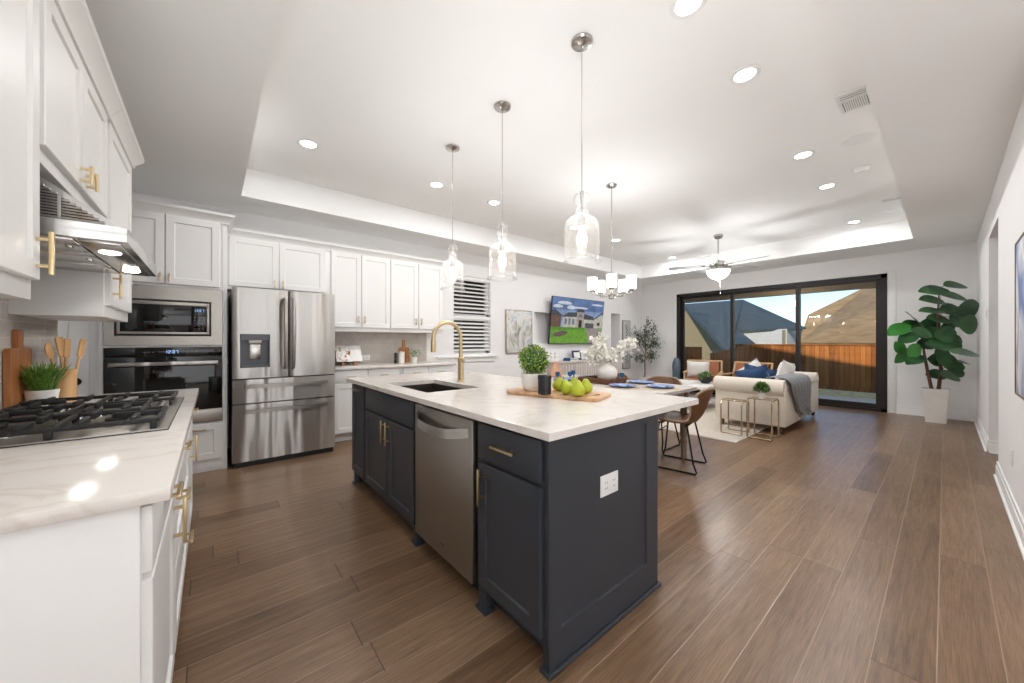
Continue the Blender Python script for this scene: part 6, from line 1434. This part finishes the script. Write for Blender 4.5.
for y, lab in ((2.95, 'warm recessed light in the patio ceiling, left of the pair'), (2.35, 'warm recessed light in the patio ceiling, right of the pair')):
    t = thing('patio_light', lab, 'ceiling light', (11.1, y, 2.78), 'recessed lights in the patio ceiling')
    put('lens', MB().lathe([(0, -0.004), (0.06, -0.004), (0.06, -0.001), (0, -0.001)], (11.1, y, 2.78), 20), m_shade, t); put('trim_ring', MB().lathe([(0.06, -0.001), (0.085, -0.001), (0.08, -0.01), (0.06, -0.01)], (11.1, y, 2.78), 20), m_soffit, t); lamp('POINT', 'patio_lamp', (11.1, y, 2.70), 7.0, (1, 0.86, 0.66), 0.05, t)
# our own house's roof: keeps the low sun off the lawn
mb = MB(); rows = []
for k in range(39):
    y = -10 + 0.5 * k; zr = 4.7 + 0.21 * (y + 10); rows.append([(-2.4, y, 3.2), (XW + 0.3, y, 3.2), (XW + 0.3, y, 3.95), (4.5, y, zr), (-2.4, y, 3.5)])
V = mb.grid(rows, close_v=True); mb.bm.faces.new(V[0][::-1]); mb.bm.faces.new(V[-1])
struct('house_roof', mb, m_roofblue)
struct('neighbour_wall', MB().box(1.5, 8.4, -0.3, 8.0, 8.6, 3.4), mat('grey_brick_outside', (92, 90, 88), 0.9, var=0.12, scale=12))
struct('side_yard_ground', MB().box(-2.3, YB + 0.2, -0.4, XW, 8.4, -0.2), m_grass_out)
# wooden fence: the back run and the side run
fe = thing('wooden_fence', 'long cedar board fence at the back of the yard', 'fence', (18.9, 1, -0.7))
put('boards', MB().box(18.9, -8, -0.66, 18.93, 6.3, 1.08), m_fence, fe); put('cap_rail', MB().box(18.84, -8, 1.081, 18.98, 6.3, 1.115), m_fence, fe); put('kick_board', MB().box(18.86, -8, -0.72, 18.899, 5.6, -0.55), m_fence, fe)
fe = thing('wooden_fence', 'cedar board fence along the left side of the yard', 'fence', (16, 5.4, -0.6))
mb = MB(); cp_ = MB(); A, B = Vector((18.80, 5.68, 1.07)), Vector((12.8, 5.02, 0.80)); dirn = (B - A).normalized(); nn = Vector((-dirn.y, dirn.x, 0)).normalized()
mb.prism([(0, -0.78), (1, -0.60), (1, 0), (0, 0)], lambda u, v, k: A.lerp(B, u) * 1.0 + nn * (0.03 * k) + Vector((0, 0, v - (A.lerp(B, u).z if v < 0 else 0) )))
cp_.prism([(0, 0.001), (1, 0.001), (1, 0.03), (0, 0.03)], lambda u, v, k: A.lerp(B, u) + nn * (0.09 * k - 0.03) + Vector((0, 0, v)))
put('boards', mb, m_fence, fe); put('cap_rail', cp_, m_fence, fe)
fe = thing('wooden_fence', 'short dark cedar fence section at the left edge of the glass door', 'fence', (14, 6.6, -0.5))
put('boards', MB().box(13.9, 5.75, -0.5, 13.93, 8.6, 1.0), m_fence, fe); put('cap_rail', MB().box(13.85, 5.75, 1.001, 13.98, 8.6, 1.03), m_fence, fe)
def house(name, label, c, body, wall_m, roof_m, parts):
    t = thing(name, label, 'house', c); return t
def at(px, py, X):                                           # the point at depth X that the photograph shows there
    k = (px - 512) / FPX; d = X / (FW.x + RT.x * k); return Vector((X, d * (FW.y + RT.y * k), 1.23 + (341.5 - py) / FPX * d))
hl = thing('neighbour_house', 'neighbouring house with a slate blue roof and white siding beyond the fence', 'house', (27, 10, -1.2))
mb = MB(); rp_ = [at(670, 305, 30), at(743, 299.5, 30), at(806, 327.5, 26), at(737, 329, 25.4), at(758, 345.5, 23.0), at(728, 351.5, 21.6), at(688, 308.5, 24.6), at(680, 303, 26)]
vs = [mb.bm.verts.new(p) for p in rp_]
for i in ((0, 1, 6, 7), (1, 3, 5, 6), (1, 2, 3), (3, 4, 5)): mb.bm.faces.new([vs[k] for k in i])
mb.solid(0.2); put('roof', mb, m_roofblue, hl, smooth=False)
a, b = at(735, 329, 25.8), at(787, 328.5, 25.8)
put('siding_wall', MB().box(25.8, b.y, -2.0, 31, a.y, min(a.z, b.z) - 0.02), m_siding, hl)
put('downspout', MB().tube([(25.7, b.y + 0.12, 1.9), (25.7, b.y + 0.12, -1)], 0.07, 8), m_tanwall, hl)
p, q = at(690, 310, 24.3), at(728, 351.5, 24.3); l_ = at(655, 310, 24.3)
mb = MB(); mb.prism([(l_.y, -2.0), (q.y, -2.0), (q.y, q.z), (p.y, p.z), (l_.y, p.z)], lambda y, z, k: Vector((24.9 if k == 0 else 29, y, z)))
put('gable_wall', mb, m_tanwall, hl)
hr = thing('neighbour_house', 'neighbouring house with a big tan shingle roof behind the sunlit fence', 'house', (26, 2, -1.2))
mb = MB(); rp_ = [at(800.4, 345.5, 25), at(810, 317.4, 27.5), at(871, 288, 30), at(960, 250, 32), at(940, 284, 26), at(960, 347, 21.5)]
vs = [mb.bm.verts.new(p) for p in rp_]
for i in ((0, 5, 4), (0, 4, 2, 1), (4, 3, 2)): mb.bm.faces.new([vs[k] for k in i])
mb.solid(0.2); put('roof', mb, m_rooftan, hr, smooth=False)
a, b = at(803, 340, 25.6), at(960, 340, 25.6)
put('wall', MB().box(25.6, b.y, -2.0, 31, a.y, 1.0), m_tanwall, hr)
a, b = at(788, 336, 34), at(800, 336, 34)
hb = thing('distant_house', 'distant dark roof seen between the two neighbouring houses', 'house', (34, (a.y + b.y) / 2, -1.5))
ya, yb = at(784, 336, 34).y, at(812, 336, 34).y
put('roof', MB().prism([(ya, 1.6), (yb, 1.6), ((ya + yb) / 2 + 0.5, at(800, 329, 34).z), ((ya + yb) / 2 - 0.5, at(800, 329, 34).z)], lambda y, z, k: Vector((34 if k == 0 else 38, y, z))), m_roofblue, hb)
put('wall', MB().box(34.3, min(ya, yb) + 0.3, -2.2, 37.7, max(ya, yb) - 0.3, 1.6), m_tanwall, hb)
